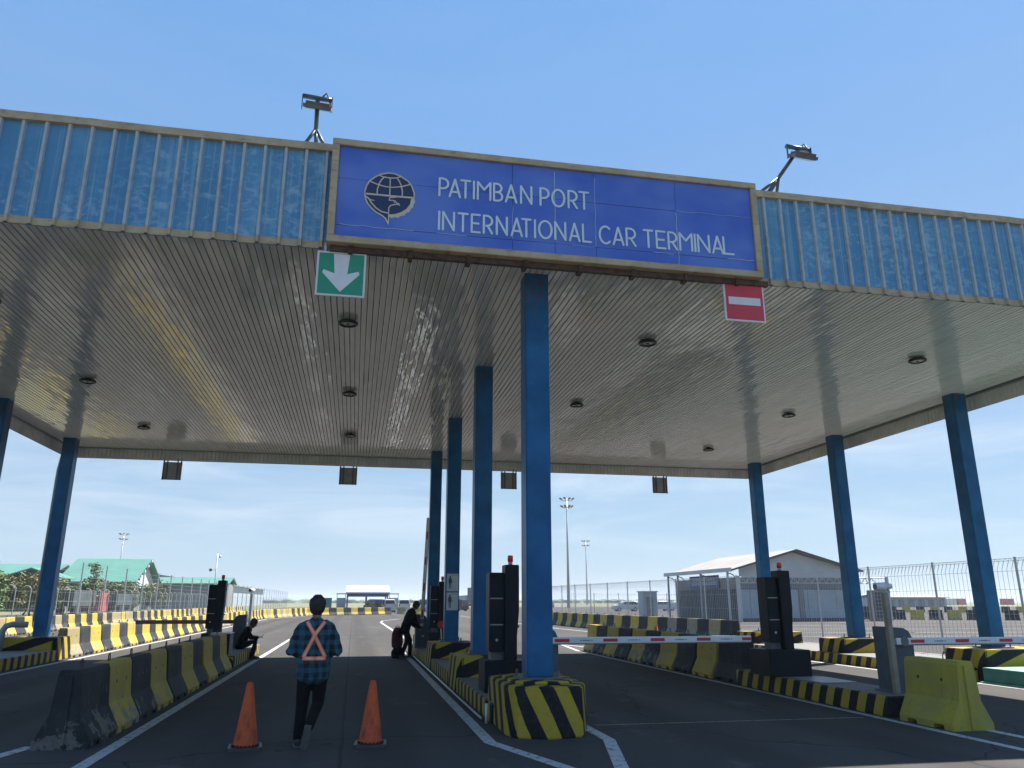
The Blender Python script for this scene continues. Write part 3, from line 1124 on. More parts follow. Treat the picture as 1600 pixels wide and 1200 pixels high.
# ------------------------------------------------------------------ floodlights on the canopy edge
def floodlight(label, base, top, lean):
    s = thing('floodlight', label, 'floodlight', base, 0, 'floodlights on the canopy edge')
    B, T = Vector(base), Vector(top)
    J = B.lerp(T, .40)
    MB().cyl(J - (T - J) * .02, T, .032, n=10).build('mast', 'slate', s, True, world=True)
    for f in ((-.19, .0), (.17, -.02), (.0, .22), (.02, 0)):
        MB().cyl((B.x + f[0], B.y + f[1], B.z - .02), J, .026, n=8).build('strut', 'slate', s, True, world=True)
    MB().cyl((T.x - .21, T.y, T.z + .05), (T.x + .21, T.y, T.z + .02), .038, n=12).build('crossbar', 'slate', s, True, world=True)
    lamp = MB()
    for k in range(7):
        yy = -.10 + k * .035
        lamp.box(-.17, .17, yy, yy + .012, .03, .075)
    lamp.box(-.20, .20, -.13, .14, -.02, .032)
    M_ = Matrix.Translation((T.x + .02, T.y - .09, T.z - .19)) @ Matrix.Rotation(R(4), 4, 'Y') @ Matrix.Rotation(R(lean), 4, 'X')
    lamp.v = [tuple(M_ @ Vector(v)) for v in lamp.v]
    lo = lamp.build('lamp_head', 'dkgrey', s, world=True)
    g = MB().box(-.18, .18, -.11, .12, -.028, -.0205)
    g.v = [tuple(M_ @ Vector(v)) for v in g.v]
    go = g.build('lamp_glass', 'glass', s, world=True)
    MB().tube([(T.x + .07, T.y, T.z + .07), (T.x + .12, T.y - .01, T.z + .13), (T.x + .17, T.y - .03, T.z + .02), (T.x + .20, T.y - .07, T.z - .14)], .012, 6).build('cable', 'blackp', s, True, world=True)
    for sx in (-.215, .215):
        MB().box(T.x + sx - .006, T.x + sx + .006, T.y - .05, T.y - .02, T.z - .2, T.z + .05).build('yoke', 'slate', s, world=True)
    return s


floodlight('floodlight on an upright tripod bracket above the left end of the name sign', (-.90, 10.36, 8.0), (-.91, 10.34, 8.80), 30)
floodlight('floodlight on a leaning bracket beside the right end of the name sign', (6.28, 10.36, 8.0), (6.86, 10.22, 8.84), 30)


# ------------------------------------------------------------------ jersey barriers
def barrier_mesh(mat, L=1.05):
    m = MB()
    m.v, m.f = [], []

    def sec(y, zb, sh=1.0):
        pr = [(-.31, zb), (-.31, .085), (-.165, .36), (-.125, .80), (-.105, .85), (.105, .85), (.125, .80), (.165, .36), (.31, .085), (.31, zb)]
        return [(x_ * sh, y, z_ * (1 if sh == 1 else .992) if z_ > .1 else z_) for x_, z_ in pr]
    h = L / 2
    ss = [sec(-h, 0, .965), sec(-h + .02, 0), sec(-.36, 0), sec(-.35, .055), sec(-.17, .055), sec(-.16, 0), sec(.16, 0), sec(.17, .055), sec(.35, .055), sec(.36, 0), sec(h - .02, 0), sec(h, 0, .965)]
    m.loft(ss)
    # lifting holes on both flanks
    for sx in (-1, 1):
        for yy in (-.22, .24):
            z_ = .60
            hw = .125 + (.80 - z_) / .44 * .04
            m.cyl((sx * (hw - .01), yy, z_), (sx * (hw + .004), yy, z_), .024, n=7, mi=1)
    # tongue on the near end
    m.box(-.045, .045, -h - .025, -h + .01, .02, .80)
    m.cyl((0, -.2, .84), (0, -.2, .90), .008, n=5, mi=2)
    m.tube([(0, -.2, .84), (0, -.21, .93), (0, -.16, .95), (0, -.13, .90), (0, -.13, .84)], .008, 5, 2)
    return m.mesh('jersey_barrier', [mat, 'blackp', 'rust'])


BM = {k: barrier_mesh(k) for k in ('yellow', 'black', 'faded', 'lime')}
CNAME = {'yellow': 'yellow', 'black': 'black', 'faded': 'faded cream', 'lime': 'bright yellow'}


def barrier(kind, x, y, rot, label, group):
    o = bpy.data.objects.new('jersey_barrier', BM[kind])
    COL.objects.link(o)
    o.location = (x, y, 0)
    o.rotation_euler = (0, 0, rot + random.gauss(0, .012))
    return tag(o, label, 'barrier', group)


# shaded row on the left median
for k in range(10):
    kind = 'black' if k % 2 == 0 else 'yellow'
    barrier(kind, -3.15 + random.uniform(-.015, .015), 10.85 + k * 1.088, 0,
            f'{CNAME[kind]} concrete jersey barrier in the shaded left median row, {nth(k)} from the near end', 'jersey barriers of the left median')
# shaded row on the right median
for k in range(10):
    kind = 'black' if k % 2 == 0 else 'yellow'
    barrier(kind, 8.02 + random.uniform(-.015, .015), 16.1 + k * 1.12, math.pi,
            f'{CNAME[kind]} concrete jersey barrier in the shaded right median row, {nth(k)} from the black cabinet', 'jersey barriers of the right median')
barrier('lime', 7.98, 10.02, R(0), 'bright yellow concrete jersey barrier standing alone at the right median head', None)


def row(points, pitch, kinds, phrase, group, face=0.0):
    """barriers butted along a polyline"""
    P = [Vector(p) for p in points]
    seg = [(P[i], P[i + 1]) for i in range(len(P) - 1)]
    out = 0
    carry = 0.0
    for a, b in seg:
        d = b - a
        L = d.length
        s = carry
        ang = math.atan2(d.y, d.x) - math.pi / 2
        while s < L:
            q = a + d * (s / L)
            kind = kinds(out)
            barrier(kind, q.x + random.uniform(-.02, .02), q.y, ang + face, f'{CNAME[kind]} jersey barrier, {nth(out)} from near end of {phrase}', group)
            out += 1
            s += pitch
        carry = s - L


def alt(seq_faded=.25):
    def f(k):
        if k % 2 == 0:
            return 'faded' if random.random() < seq_faded else 'yellow'
        return 'black' if random.random() < .8 else 'faded'
    return f


kB = alt(.22)
row([(-8.40, 26.75), (-8.40, 78), (-5.3, 94)], 1.088, lambda k: 'faded' if k == 0 else ('yellow' if k % 2 == 0 else 'black') if k < 26 else kB(k), 'the sunlit left lane row', 'sunlit left lane barriers')
row([(-16.5, 37), (-16.5, 128)], 1.088, alt(.3), 'outer left row under the fence', 'outer left barriers')
row([(15.55, 31.6), (15.3, 38), (14.6, 46), (14.2, 57)], 1.09, lambda k: 'black' if k % 2 == 0 else ('faded' if k in (1, 3, 5) else 'yellow'), 'right row under the wire fence', 'right lane barriers', math.pi)
row([(-4.9, 95.0), (4.5, 103.0)], 1.09, lambda k: 'yellow' if k % 2 == 0 else 'black', 'the row closing the far road end', 'far end barriers')
barrier('faded', 6.1, 104, R(90), 'pale worn jersey barrier standing alone in front of two white vans', None)
barrier('yellow', 8.2, 106, R(90), 'half yellow jersey barrier standing alone right of the white vans', None)
row([(43, 67.5), (62, 57.5)], 1.5, lambda k: 'black' if k % 2 == 0 else 'yellow', 'yard row beyond the right fence', 'yard barriers')
row([(58, 116), (104, 96)], 1.9, lambda k: 'black' if k % 2 == 0 else 'yellow', 'second yard row beyond right fence', 'farther yard barriers')


# ------------------------------------------------------------------ cabinets, booms and posts
def kiosk(label, loc, rotz, plinth=(.62, .60)):
    x_, y_, zb = loc
    s = thing('lane_kiosk', label, 'kiosk', loc, rotz, 'tall black lane kiosks')
    w, d = plinth
    ph = .46
    MB().box(-w / 2, w / 2, -d / 2, d / 2, 0, ph).build('plinth', 'cabinet', s, bevel=.01)
    top = 2.18 - zb
    # battered tower
    t = MB()
    a = [(.02, -.22), (.20, -.22), (.20, .05), (.02, .05)]
    secs = []
    for z_, g in ((ph + .001, 0), (ph + .35, .0), (ph + .75, .035), (top - .02, .035), (top, .03)):
        secs.append([(.0, -.24, z_), (.19 + g, -.24, z_), (.19 + g, .06, z_), (.0, .06, z_)])
    t.loft(secs).build('tower', 'cabinet', s, bevel=.008)
    b = MB().box(-.24, -.002, -.16, .20, ph + .12, top - .12).build('screen_box', 'cabinet', s, bevel=.012)
    MB().box(-.20, .0, -.10, .16, ph + .001, ph + .119).build('neck', 'dkgrey', s)
    for z_ in (ph + .52, ph + .92):
        e = MB().box(-.225, -.02, -.1655, -.1605, z_, z_ + .018).build('shelf_edge', 'grey')
        e.parent = b
    e = MB().cyl((-.12, -.161, ph + .30), (-.12, -.169, ph + .30), .022, n=10).build('call_button', 'galv')
    e.parent = b
    be = MB().lathe([(0, 0), (.036, 0), (.036, .05), (.0, .05)], 14, (.11, -.09, top + .001)).build('beacon_base', 'galv', s, True)
    e = MB().lathe([(0, .051), (.045, .051), (.045, .14), (.038, .152), (0, .155)], 14, (.11, -.09, top)).build('beacon', 'beacon', s, True)
    for z_ in (ph + .5, top - .25):
        MB().cyl((.226, -.1, z_), (.25, -.1, z_), .018, n=8).build('knob', 'blackp', s)
    return s


kiosk('tall black lane kiosk with red beacon behind the front middle column', (2.36, 12.75, .27), 0, (.66, .62))
kiosk('tall black lane kiosk with red beacon beside the bending man', (2.50, 24.15, .27), 0, (.55, .55))
k3 = kiosk('tall black lane kiosk with red beacon above the left median barriers', (-3.78, 24.0, .29), 0, (.6, .6))
kiosk('tall black lane kiosk with red beacon on the right median beside the boom tip', (7.92, 14.15, .29), 0, (.82, .8))


def boom_gate(label, loc, rotz, length, raised=False, mat='slate', col=('white', 'red'), zarm=1.03, hsize=.36):
    """arm points to local +X"""
    zb = loc[2]
    s = thing('boom_gate', label, 'boom gate', loc, rotz, 'lane boom gates')
    h = 1.22 - zb
    hs = hsize / 2
    # housing with a rounded, sloping head
    secs = []
    for y_ in (-hs * .9, hs * .9):
        secs.append([(-hs, y_, 0), (hs, y_, 0), (hs, y_, h - .16), (hs - .05, y_, h - .05), (hs - .14, y_, h), (-hs, y_, h + .02)])
    MB().loft(secs).build('housing', mat, s, bevel=.012)
    MB().box(-hs - .03, hs + .03, -hs - .03, hs + .03, -.004, .03).build('foot_plate', 'dkgrey', s)
    MB().cyl((.05, -hs * .9 - .001, h * .35), (.05, -hs * .9 - .012, h * .35), .035, n=12).build('lock', 'galv', s)
    za = zarm - zb
    ya = -hs * .9 - .055
    MB().cyl((0, -hs * .9 - .001, za), (0, ya - .03, za), .07, n=14).build('pivot', 'dkgrey', s)
    T = Matrix.Translation((0, ya, za)) @ (Matrix.Rotation(R(-88), 4, 'Y') if raised else Matrix.Identity(4))
    am = MB()
    hh, hw = .048, .028
    prof = [(-hw, -hh + .01), (-hw + .008, -hh), (hw - .008, -hh), (hw, -hh + .01), (hw, hh - .01), (hw - .008, hh), (-hw + .008, hh), (-hw, hh - .01)]
    am.loft([[tuple(T @ Vector((x_, a, b))) for a, b in prof] for x_ in (-.14, length)])
    arm = am.build('arm', col[0], s)
    strip = MB().box(-.13, length - .01, -hw * .8, hw * .8, -hh - .014, -hh - .001, T=T).build('rubber_edge', 'dkgrey')
    strip.parent = arm
    k = .10
    step = .78
    while k < length - .05:
        e = MB().box(k, min(k + .235, length - .005), -hw - .0035, -hw - .001, -.022, .024, T=T).box(k, min(k + .235, length - .005), hw + .001, hw + .0035, -.022, .024, T=T).build('red_band', col[1])
        e.parent = arm
        if k + .55 < length and not raised:
            t = MB()
            for q in range(7):
                x_ = k + .235 + .21 + q * .018
                t.box(x_, x_ + .012, -hw - .003, -hw - .001, -.008, .008, T=T)
            for x_ in (k + .235 + .185, k + .235 + .36):
                t.add([tuple(T @ Vector(p)) for p in ((x_ - .014, -hw - .0025, -.008), (x_ + .014, -hw - .0025, -.008), (x_, -hw - .0025, .014))], [(0, 1, 2)])
            e = t.build('printed_mark', 'dkgrey')
            e.parent = arm
        k += step
    return s


boom_gate('white boom gate with red bands lowered across the right-hand lane from behind the front column', (2.98, 12.45, .27), 0, 3.38)
boom_gate('white boom gate with red bands lowered to the right beside the yellow barrier', (8.24, 11.25, .29), 0, 4.3, hsize=.42)
boom_gate('boom gate with its red and white arm raised upright beside the bending man', (2.06, 24.75, .27), 0, 3.1, True)
bl = boom_gate('dark boom gate lowered to the left behind the left median kiosk', (-3.25, 25.1, .29), math.pi, 2.95, col=('dkgrey', 'red'))
for c in bl.children:
    pass


def camera_post(label, loc, h, rotz=0, mat='concrete', cam_=True):
    s = thing('camera_post', label, 'camera post', loc, rotz, 'plate camera posts')
    MB().box(-.042, .042, -.04, .04, 0, h).build('post', mat, s, bevel=.006)
    MB().box(-.12, .12, -.12, .12, 0.001, .02).build('foot_plate', 'dkgrey', s)
    c = MB().cyl((-.15, 0, h + .10), (.02, 0, h + .105), .058, .062, 16)
    c.cyl((.02, 0, h + .105), (.12, 0, h + .11), .046, .04, 16)
    cm = c.build('camera_body', 'white', s, True)
    e = MB().tube([(.06, 0, h + .06), (.09, 0, h + .02), (.02, 0, h + .015), (-.05, 0, h + .02), (-.06, 0, h + .06)], .012, 6).build('bracket', 'galv', s)
    e = MB().cyl((-.151, 0, h + .10), (-.155, 0, h + .10), .04, n=14).build('lens', 'glass')
    e.parent = cm
    return s


camera_post('concrete-coloured camera post with white bullet camera before the right boom gate', (8.0, 10.98, .0), 1.73, 0, 'post_tan')
camera_post('slim grey camera post behind the sitting person', (-3.12, 26.2, .29), 1.55, R(70), 'galv')
# low black box and pale post beside the seated person
s = thing('control_box', 'low black control box at the far end of the left median barriers', 'box', (-3.25, 22.0, .29))
MB().box(-.25, .22, -.3, .3, 0, .52).build('body', 'cabinet', s, bevel=.01)
MB().box(.225, .30, -.34, -.26, -.28, .50).build('corner_post', 'concrete', s, bevel=.005)
MB().box(-.27, .24, -.32, .32, .521, .545).build('lid', 'galv', s, bevel=.004)

# small white marker post and pipe rail along the middle island kerb
s = thing('marker_post', 'short white marker post at the kerb beside the striped front pedestal', 'post', (1.88, 11.35, 0))
MB().cyl((0, 0, 0), (0, 0, .26), .022, n=10).build('stem', 'white', s, True)
MB().cyl((0, 0, .261), (0, 0, .29), .028, n=10).build('cap', 'blackp', s, True)
tag(MB().tube([(1.83, 11.5, .05), (1.83, 16, .05), (1.83, 26.8, .05)], .018, 8).build('pipe_rail', 'galv', smooth=True),
    'thin pale pipe laid along the foot of the middle island kerb', 'pipe')
s = thing('stop_paddle', 'small round red hand paddle leaning on the kiosk of the middle island', 'paddle', (2.55, 23.7, .73))
MB().cyl((0, 0, .22), (0, -.02, .22), .105, n=20).build('disc', 'red', s)
MB().cyl((.0, -.01, .11), (.03, .0, -.18), .014, n=8).build('handle', 'white', s)

# two notices on the third middle column
for k, (z0, z1, lab) in enumerate(((1.86, 2.30, 'upper'), (1.39, 1.83, 'lower'))):
    y = COLY[2] - CW - .006
    s = thing('safety_notice', f'{lab} of two pale safety notices with a standing figure on the third middle column', 'notice', (2.49, y, z0), 0, 'safety notices')
    MB().box(2.34, 2.64, y, y + .004, z0, z1).build('sheet', 'paper', s, world=True)
    fig = MB()
    cx, cz = 2.43, z0 + .06
    # printed figure: head, coat, legs
    fig.add([(cx + .022 * math.cos(a), y - .0015, cz + .30 + .028 * math.sin(a)) for a in (2 * math.pi * i / 10 for i in range(10))], [tuple(range(10))])
    body = [(-.035, .13), (.035, .13), (.045, .20), (.04, .26), (.015, .275), (-.015, .275), (-.04, .26), (-.045, .20)]
    fig.add([(cx + a, y - .0015, cz + b) for a, b in body], [tuple(range(8))])
    fig.add([(cx + a, y - .0015, cz + b) for a, b in ((-.03, .128), (-.004, .128), (-.008, .0), (-.026, .0))], [(0, 1, 2, 3)])
    fig.add([(cx + a, y - .0015, cz + b) for a, b in ((.004, .128), (.03, .128), (.026, .0), (.008, .0))], [(0, 1, 2, 3)])
    fig.add([(cx + a, y - .0015, cz + b) for a, b in ((.05, .16), (.078, .16), (.078, .18), (.05, .18))], [(0, 1, 2, 3)])
    fig.build('printed_figure', 'print_', s, world=True)
    tx = MB()
    tx.add([(a, y - .0015, b) for a, b in ((2.46, z1 - .045), (2.62, z1 - .045), (2.62, z1 - .025), (2.46, z1 - .025))], [(0, 1, 2, 3)])
    for q in range(6):
        zz = z0 + .05 + q * .05
        xe = 2.60 + random.uniform(-.03, .02)
        tx.add([(a, y - .0015, b) for a, b in ((2.52, zz), (xe, zz), (xe, zz + .006), (2.52, zz + .006))], [(0, 1, 2, 3)])
    tag(tx.build('printed_lines', 'grey', s, world=True), kind='stuff')


# ------------------------------------------------------------------ cones
def traffic_cone(label, loc, rotz, sc=1.0, group='orange traffic cones'):
    s = thing('traffic_cone', label, 'cone', loc, rotz, group)
    s.scale = (sc, sc, sc)
    b = MB().prism([(-.17, -.19), (.17, -.19), (.19, -.17), (.19, .17), (.17, .19), (-.17, .19), (-.19, .17), (-.19, -.17)], 0, .04, 0, .012)
    b.build('base', 'blackp', s, bevel=.006)
    prof = [(.0, .041), (.142, .041), (.142, .058), (.132, .07), (.036, .70), (.026, .715), (.0, .717)]
    MB().lathe(prof, 28).build('body', 'cone', s, True)
    t = MB()
    for i in range(20):
        a = 2 * math.pi * i / 20
        T = Matrix.Rotation(a, 4, 'Z')
        t.box(.138, .152, -.009, .009, .041, .062, T=T)
    tag(t.build('skirt_teeth', 'blackp', s), kind='stuff')
    return s


traffic_cone('scuffed orange traffic cone left of the walking person', (-1.12, 9.98, 0), R(6))
traffic_cone('scuffed orange traffic cone right of the walking person', (.28, 9.92, 0), R(-4))
traffic_cone('small orange cone far off before the right barriers', (14.25, 36.6, 0), 0, .75)


# ------------------------------------------------------------------ people
def ellring(p, d, rx, ry, n=14):
    d = Vector(d).normalized()
    ref = Vector((1, 0, 0)) if abs(d.x) < .85 else Vector((0, 1, 0))
    a = (ref - d * ref.dot(d)).normalized()
    b = d.cross(a)
    return [Vector(p) + a * (rx * math.cos(2 * math.pi * i / n)) + b * (ry * math.sin(2 * math.pi * i / n)) for i in range(n)]


def limb(m, pts, rad, n=14):
    P = [Vector(p) for p in pts]
    rad = [r if isinstance(r, tuple) else (r, r) for r in rad]
    secs = []
    for i, p in enumerate(P):
        d = (P[i + 1] if i + 1 < len(P) else p) - (P[i - 1] if i else p)
        if i == 0:
            dd = (P[1] - P[0]).normalized()
            secs.append(ellring(p - dd * min(rad[0]) * .55, dd, rad[0][0] * .55, rad[0][1] * .55, n))
        secs.append(ellring(p, d, *rad[i], n))
        if i == len(P) - 1:
            dd = (P[-1] - P[-2]).normalized()
            secs.append(ellring(p + dd * min(rad[-1]) * .55, dd, rad[-1][0] * .55, rad[-1][1] * .55, n))
    m.loft(secs)


def ball(m, c, r, n=14, k=9):
    secs = []
    for i in range(1, k):
        a = math.pi * i / k
        secs.append([(c[0] + r[0] * math.sin(a) * math.cos(2 * math.pi * j / n), c[1] + r[1] * math.sin(a) * math.sin(2 * math.pi * j / n), c[2] - r[2] * math.cos(a)) for j in range(n)])
    m.loft(secs)


def fuse(m, name, mat, parent, voxel=.012, smooth=5):
    """melt overlapping closed volumes into one continuous skin"""
    me = m.mesh(name + '_src', mat)
    tmp = bpy.data.objects.new('tmp', me)
    COL.objects.link(tmp)
    r = tmp.modifiers.new('r', 'REMESH')
    r.mode = 'VOXEL'
    r.voxel_size = voxel
    s = tmp.modifiers.new('s', 'SMOOTH')
    s.factor = .5
    s.iterations = smooth
    dg = bpy.context.evaluated_depsgraph_get()
    out = bpy.data.meshes.new_from_object(tmp.evaluated_get(dg))
    bpy.data.objects.remove(tmp)
    bpy.data.meshes.remove(me)
    out.name = name
    if not out.materials:
        out.materials.append(MAT[mat])
    out.polygons.foreach_set('use_smooth', [True] * len(out.polygons))
    return place(name, out, parent)


def hand(m, wrist, d, side, curl=.5):
    w, d = Vector(wrist), Vector(d).normalized()
    ref = Vector((0, 0, 1)) if abs(d.z) < .8 else Vector((0, 1, 0))
    s = d.cross(ref).normalized() * side
    u = s.cross(d).normalized()
    if u.z < 0:
        u = -u
    k = w + d * .085
    limb(m, [w - d * .01, w + d * .04, k], [(.024, .02), (.038, .017), (.04, .015)], 10)
    for i, (o, ln) in enumerate(((-.031, .062), (-.011, .075), (.010, .07), (.030, .055))):
        a = k + s * o
        b = a + d * (ln * .55) - u * (ln * .25 * curl)
        c = b + d * (ln * .3) - u * (ln * .55 * curl)
        limb(m, [a - d * .012, b, c], [.0095, .009, .008], 8)
    a = w + d * .03 - s * .032
    limb(m, [a, a + d * .035 - s * .02, a + d * .065 - s * .018 - u * .012], [.012, .011, .009], 8)


def head(m, c, look, sc=1.0):
    """skull, jaw, nose and ears; look = unit facing vector in the yz plane, +Y forward"""
    c, f = Vector(c), Vector(look).normalized()
    up = Vector((1, 0, 0)).cross(f)
    P = lambda x_, y_, z_: c + Vector((x_, 0, 0)) * sc + f * (y_ * sc) + up * (z_ * sc)
    limb(m, [P(0, -.005, -.02), P(0, -.004, .03), P(0, -.006, .085)], [(.073 * sc, .09 * sc), (.076 * sc, .096 * sc), (.05 * sc, .066 * sc)])
    limb(m, [P(0, .015, .0), P(0, .026, -.05), P(0, .04, -.10)], [(.068 * sc, .078 * sc), (.06 * sc, .066 * sc), (.036 * sc, .04 * sc)])
    limb(m, [P(0, .088, .012), P(0, .106, -.024)], [(.010 * sc, .010 * sc), (.016 * sc, .012 * sc)], 8)
    for sx in (-1, 1):
        limb(m, [P(sx * .078, -.005, .02), P(sx * .083, -.008, -.005), P(sx * .076, .0, -.035)], [(.009 * sc, .018 * sc), (.010 * sc, .02 * sc), (.008 * sc, .012 * sc)], 8)
    return P


def face_bits(P, parent):
    for sx in (-1, 1):
        m = MB()
        ball(m, P(sx * .032, .083, .006), (.012, .010, .008), 8, 6)
        m.build('eye', 'white', parent, True)
        m = MB()
        ball(m, P(sx * .032, .0925, .006), (.005, .003, .005), 8, 6)
        m.build('iris', 'blackp', parent, True)
    m = MB()
    limb(m, [P(-.02, .080, -.058), P(0, .0865, -.060), P(.02, .080, -.058)], [.004, .006, .004], 8)
    m.build('mouth', 'maroon', parent, True)


def shoe(parent, heel, toe, up=(0, 0, 1)):
    h, t = Vector(heel), Vector(toe)
    d = (t - h).normalized()
    u = Vector(up)
    u = (u - d * u.dot(d)).normalized()
    m = MB()
    limb(m, [h + u * .045, h + d * .08 + u * .045, h + d * .16 + u * .03, h + d * .225 + u * .022], [(.038, .046), (.040, .045), (.043, .032), (.036, .022)], 12)
    o = fuse(m, 'shoe', 'shoe', parent, .008, 3)
    sl = MB()
    s = d.cross(u).normalized()
    out = [(-.035, .036), (.05, .038), (.15, .046), (.22, .038), (.255, .016)]
    ring = [h + d * a + s * b for a, b in out] + [h + d * a - s * b for a, b in reversed(out)]
    sl.loft([[p - u * .006 for p in ring], [p + u * .014 for p in ring]])
    so = sl.build('sole', 'sole')
    so.parent = o
    return o


def person(label, loc, rotz, J, top_mat, leg_mat, hair_rad, cuff=.9, drape=1.0, group=None):
    s = thing('person', label, 'person', loc, rotz, group)
    # body: one continuous figure
    m = MB()
    P = head(m, J['head'], J['look'])
    limb(m, [J['chest'], J['neck'], J['head']], [.06, .052, .05])
    limb(m, [J['pelvis'], J['waist'], J['chest'], Vector(J['chest']).lerp(Vector(J['neck']), .5)], [(.155, .105), (.145, .10), (.165, .10), (.12, .075)])
    for k in (0, 1):
        limb(m, [Vector(J['sh'][k]) - Vector((0, 0, .03)), J['el'][k], J['wr'][k]], [.034, .034, .026])
        d = Vector(J['wr'][k]) - Vector(J['el'][k])
        hd = J.get('hd', (d, d))[k]
        hand(m, J['wr'][k], hd, 1 if k else -1)
        limb(m, [J['hip'][k], J['kn'][k], J['an'][k]], [.08, .052, .036])
        limb(m, [Vector(J['an'][k]), Vector(J['an'][k]).lerp(Vector(J['heel'][k]), .35)], [.032, .026])
    fuse(m, 'body', 'skin', s, .0085, 3)
    face_bits(P, s)
    # clothes
    m = MB()
    T = J['torso']
    limb(m, [q[0] for q in T], [q[1] for q in T], 20)
    for k in (0, 1):
        sh, el_, wr = Vector(J['sh'][k]), Vector(J['el'][k]), Vector(J['wr'][k])
        limb(m, [Vector(J['chest']).lerp(sh, .45) + Vector((0, 0, .0)), sh - Vector((0, 0, .025)), sh.lerp(el_, .5), el_, el_.lerp(wr, .5), el_.lerp(wr, cuff)],
             [.055 * drape, .062 * drape, .062 * drape, .064 * drape, .055 * drape, .045 * drape])
    for k in (0, 1):                       # shoulder slope from the neck out
        limb(m, [Vector(J['chest']).lerp(Vector(J['neck']), .62), Vector(J['sh'][k]) + Vector((0, 0, -.012))], [.062, .058])
    shirt = fuse(m, J.get('topname', 'jacket'), top_mat, s, .011, 4)
    nv = len(shirt.data.vertices)          # folds and creases hanging in the cloth
    co, no = [0.0] * (nv * 3), [0.0] * (nv * 3)
    shirt.data.vertices.foreach_get('co', co)
    shirt.data.vertices.foreach_get('normal', no)
    for i in range(0, nv * 3, 3):
        qx, qz = co[i], co[i + 2]
        a_ = .006 * math.sin(qz * 31 + 9 * qx + 3 * math.sin(qx * 23)) + .005 * math.sin(qx * 47 + qz * 12 + 4 * math.sin(qz * 13))
        for c_ in (0, 1, 2):
            co[i + c_] += no[i + c_] * a_
    shirt.data.vertices.foreach_set('co', co)
    shirt.data.update()
    m = MB()
    limb(m, [Vector(J['pelvis']) + Vector((0, 0, .06)), J['pelvis'], Vector(J['hip'][0]).lerp(Vector(J['hip'][1]), .5) - Vector((0, 0, .05))],
         [(.165, .115), (.172, .122), (.14, .11)], 18)
    for k in (0, 1):
        h_, n_, a_ = Vector(J['hip'][k]), Vector(J['kn'][k]), Vector(J['an'][k])
        limb(m, [h_, h_.lerp(n_, .5), n_, n_.lerp(a_, .5), n_.lerp(a_, .97)], [.092, .083, .070, .062, .058])
    fuse(m, 'trousers', leg_mat, s, .011, 4)
    for k in (0, 1):
        shoe(s, J['heel'][k], J['toe'][k], J.get('footup', ((0, 0, 1), (0, 0, 1)))[k])
    # hair cap
    m = MB()
    limb(m, [P(0, -.028, -.045), P(0, -.022, .02), P(0, -.012, .085), P(0, -.01, .10)],
         [(.078, .075), (.094, .098), (.092, .102), (.074, .085)], 16)
    hr = fuse(m, 'hair', 'hair', s, .008, 2)
    rg = random.Random(5)
    cs = [v.co.copy() for v in hr.data.vertices]
    ns = [v.normal.copy() for v in hr.data.vertices]
    for v, c_, n_ in zip(hr.data.vertices, cs, ns):       # cropped, uneven tufts
        v.co = c_ + n_ * (.006 * math.sin(c_.x * 260 + 3 * math.sin(c_.z * 190)) * math.sin(c_.y * 240) + rg.uniform(-.001, .0055))
    m = MB()
    nk, ch = Vector(J['neck']), Vector(J['chest'])
    d_ = (nk - ch).normalized()
    q_ = nk - d_ * .02
    m.loft([ellring(q_ - d_ * .02, d_, .080, .074, 18), ellring(q_ + d_ * .022, d_, .064, .062, 18), ellring(q_ + d_ * .024, d_, .056, .054, 18), ellring(q_ - d_ * .01, d_, .056, .054, 18)])
    m.build('collar', 'collar', s, True)
    return s, shirt


walk = dict(
    pelvis=(0, 0, .84), waist=(0, -.005, 1.02), chest=(0, -.01, 1.27), neck=(0, .005, 1.42), head=(0, .015, 1.545), look=(0, 1, -.05),
    sh=[(-.175, -.01, 1.335), (.175, -.01, 1.335)], el=[(-.262, -.035, 1.045), (.268, -.035, 1.035)], wr=[(-.12, .19, 1.0), (.12, .20, 1.0)],
    hd=[(.5, .8, .1), (-.5, .8, .1)],
    hip=[(-.088, 0, .83), (.088, 0, .83)], kn=[(-.105, .04, .455), (.075, .07, .46)], an=[(-.125, .0, .085), (-.015, -.20, .235)],
    heel=[(-.125, -.05, .012), (-.02, -.265, .235)], toe=[(-.14, .20, .012), (-.05, -.19, .02)],
    footup=[(0, 0, 1), (0, 1, .3)],
    torso=[((0, .0, .755), (.195, .145)), ((0, -.005, .86), (.192, .142)), ((0, -.01, 1.02), (.188, .135)), ((0, -.015, 1.2), (.195, .13)), ((0, -.01, 1.32), (.185, .112)), ((0, 0, 1.385), (.10, .085))],
    topname='shirt')
p1, shirt1 = person('person walking away in a teal plaid shirt with an orange reflective harness', (-.42, 9.98, 0), R(2), walk, 'plaid', 'trousers', .09, .95)
# harness straps laid on the back of the shirt
bm = bmesh.new()
bm.from_mesh(shirt1.data)
tree = BVHTree.FromBMesh(bm)


def on_back(x_, z_, off):
    hit = tree.ray_cast(Vector((x_, -1, z_)), Vector((0, 1, 0)))
    return Vector((x_, (hit[0].y if hit[0] is not None else -.05) - off, z_))


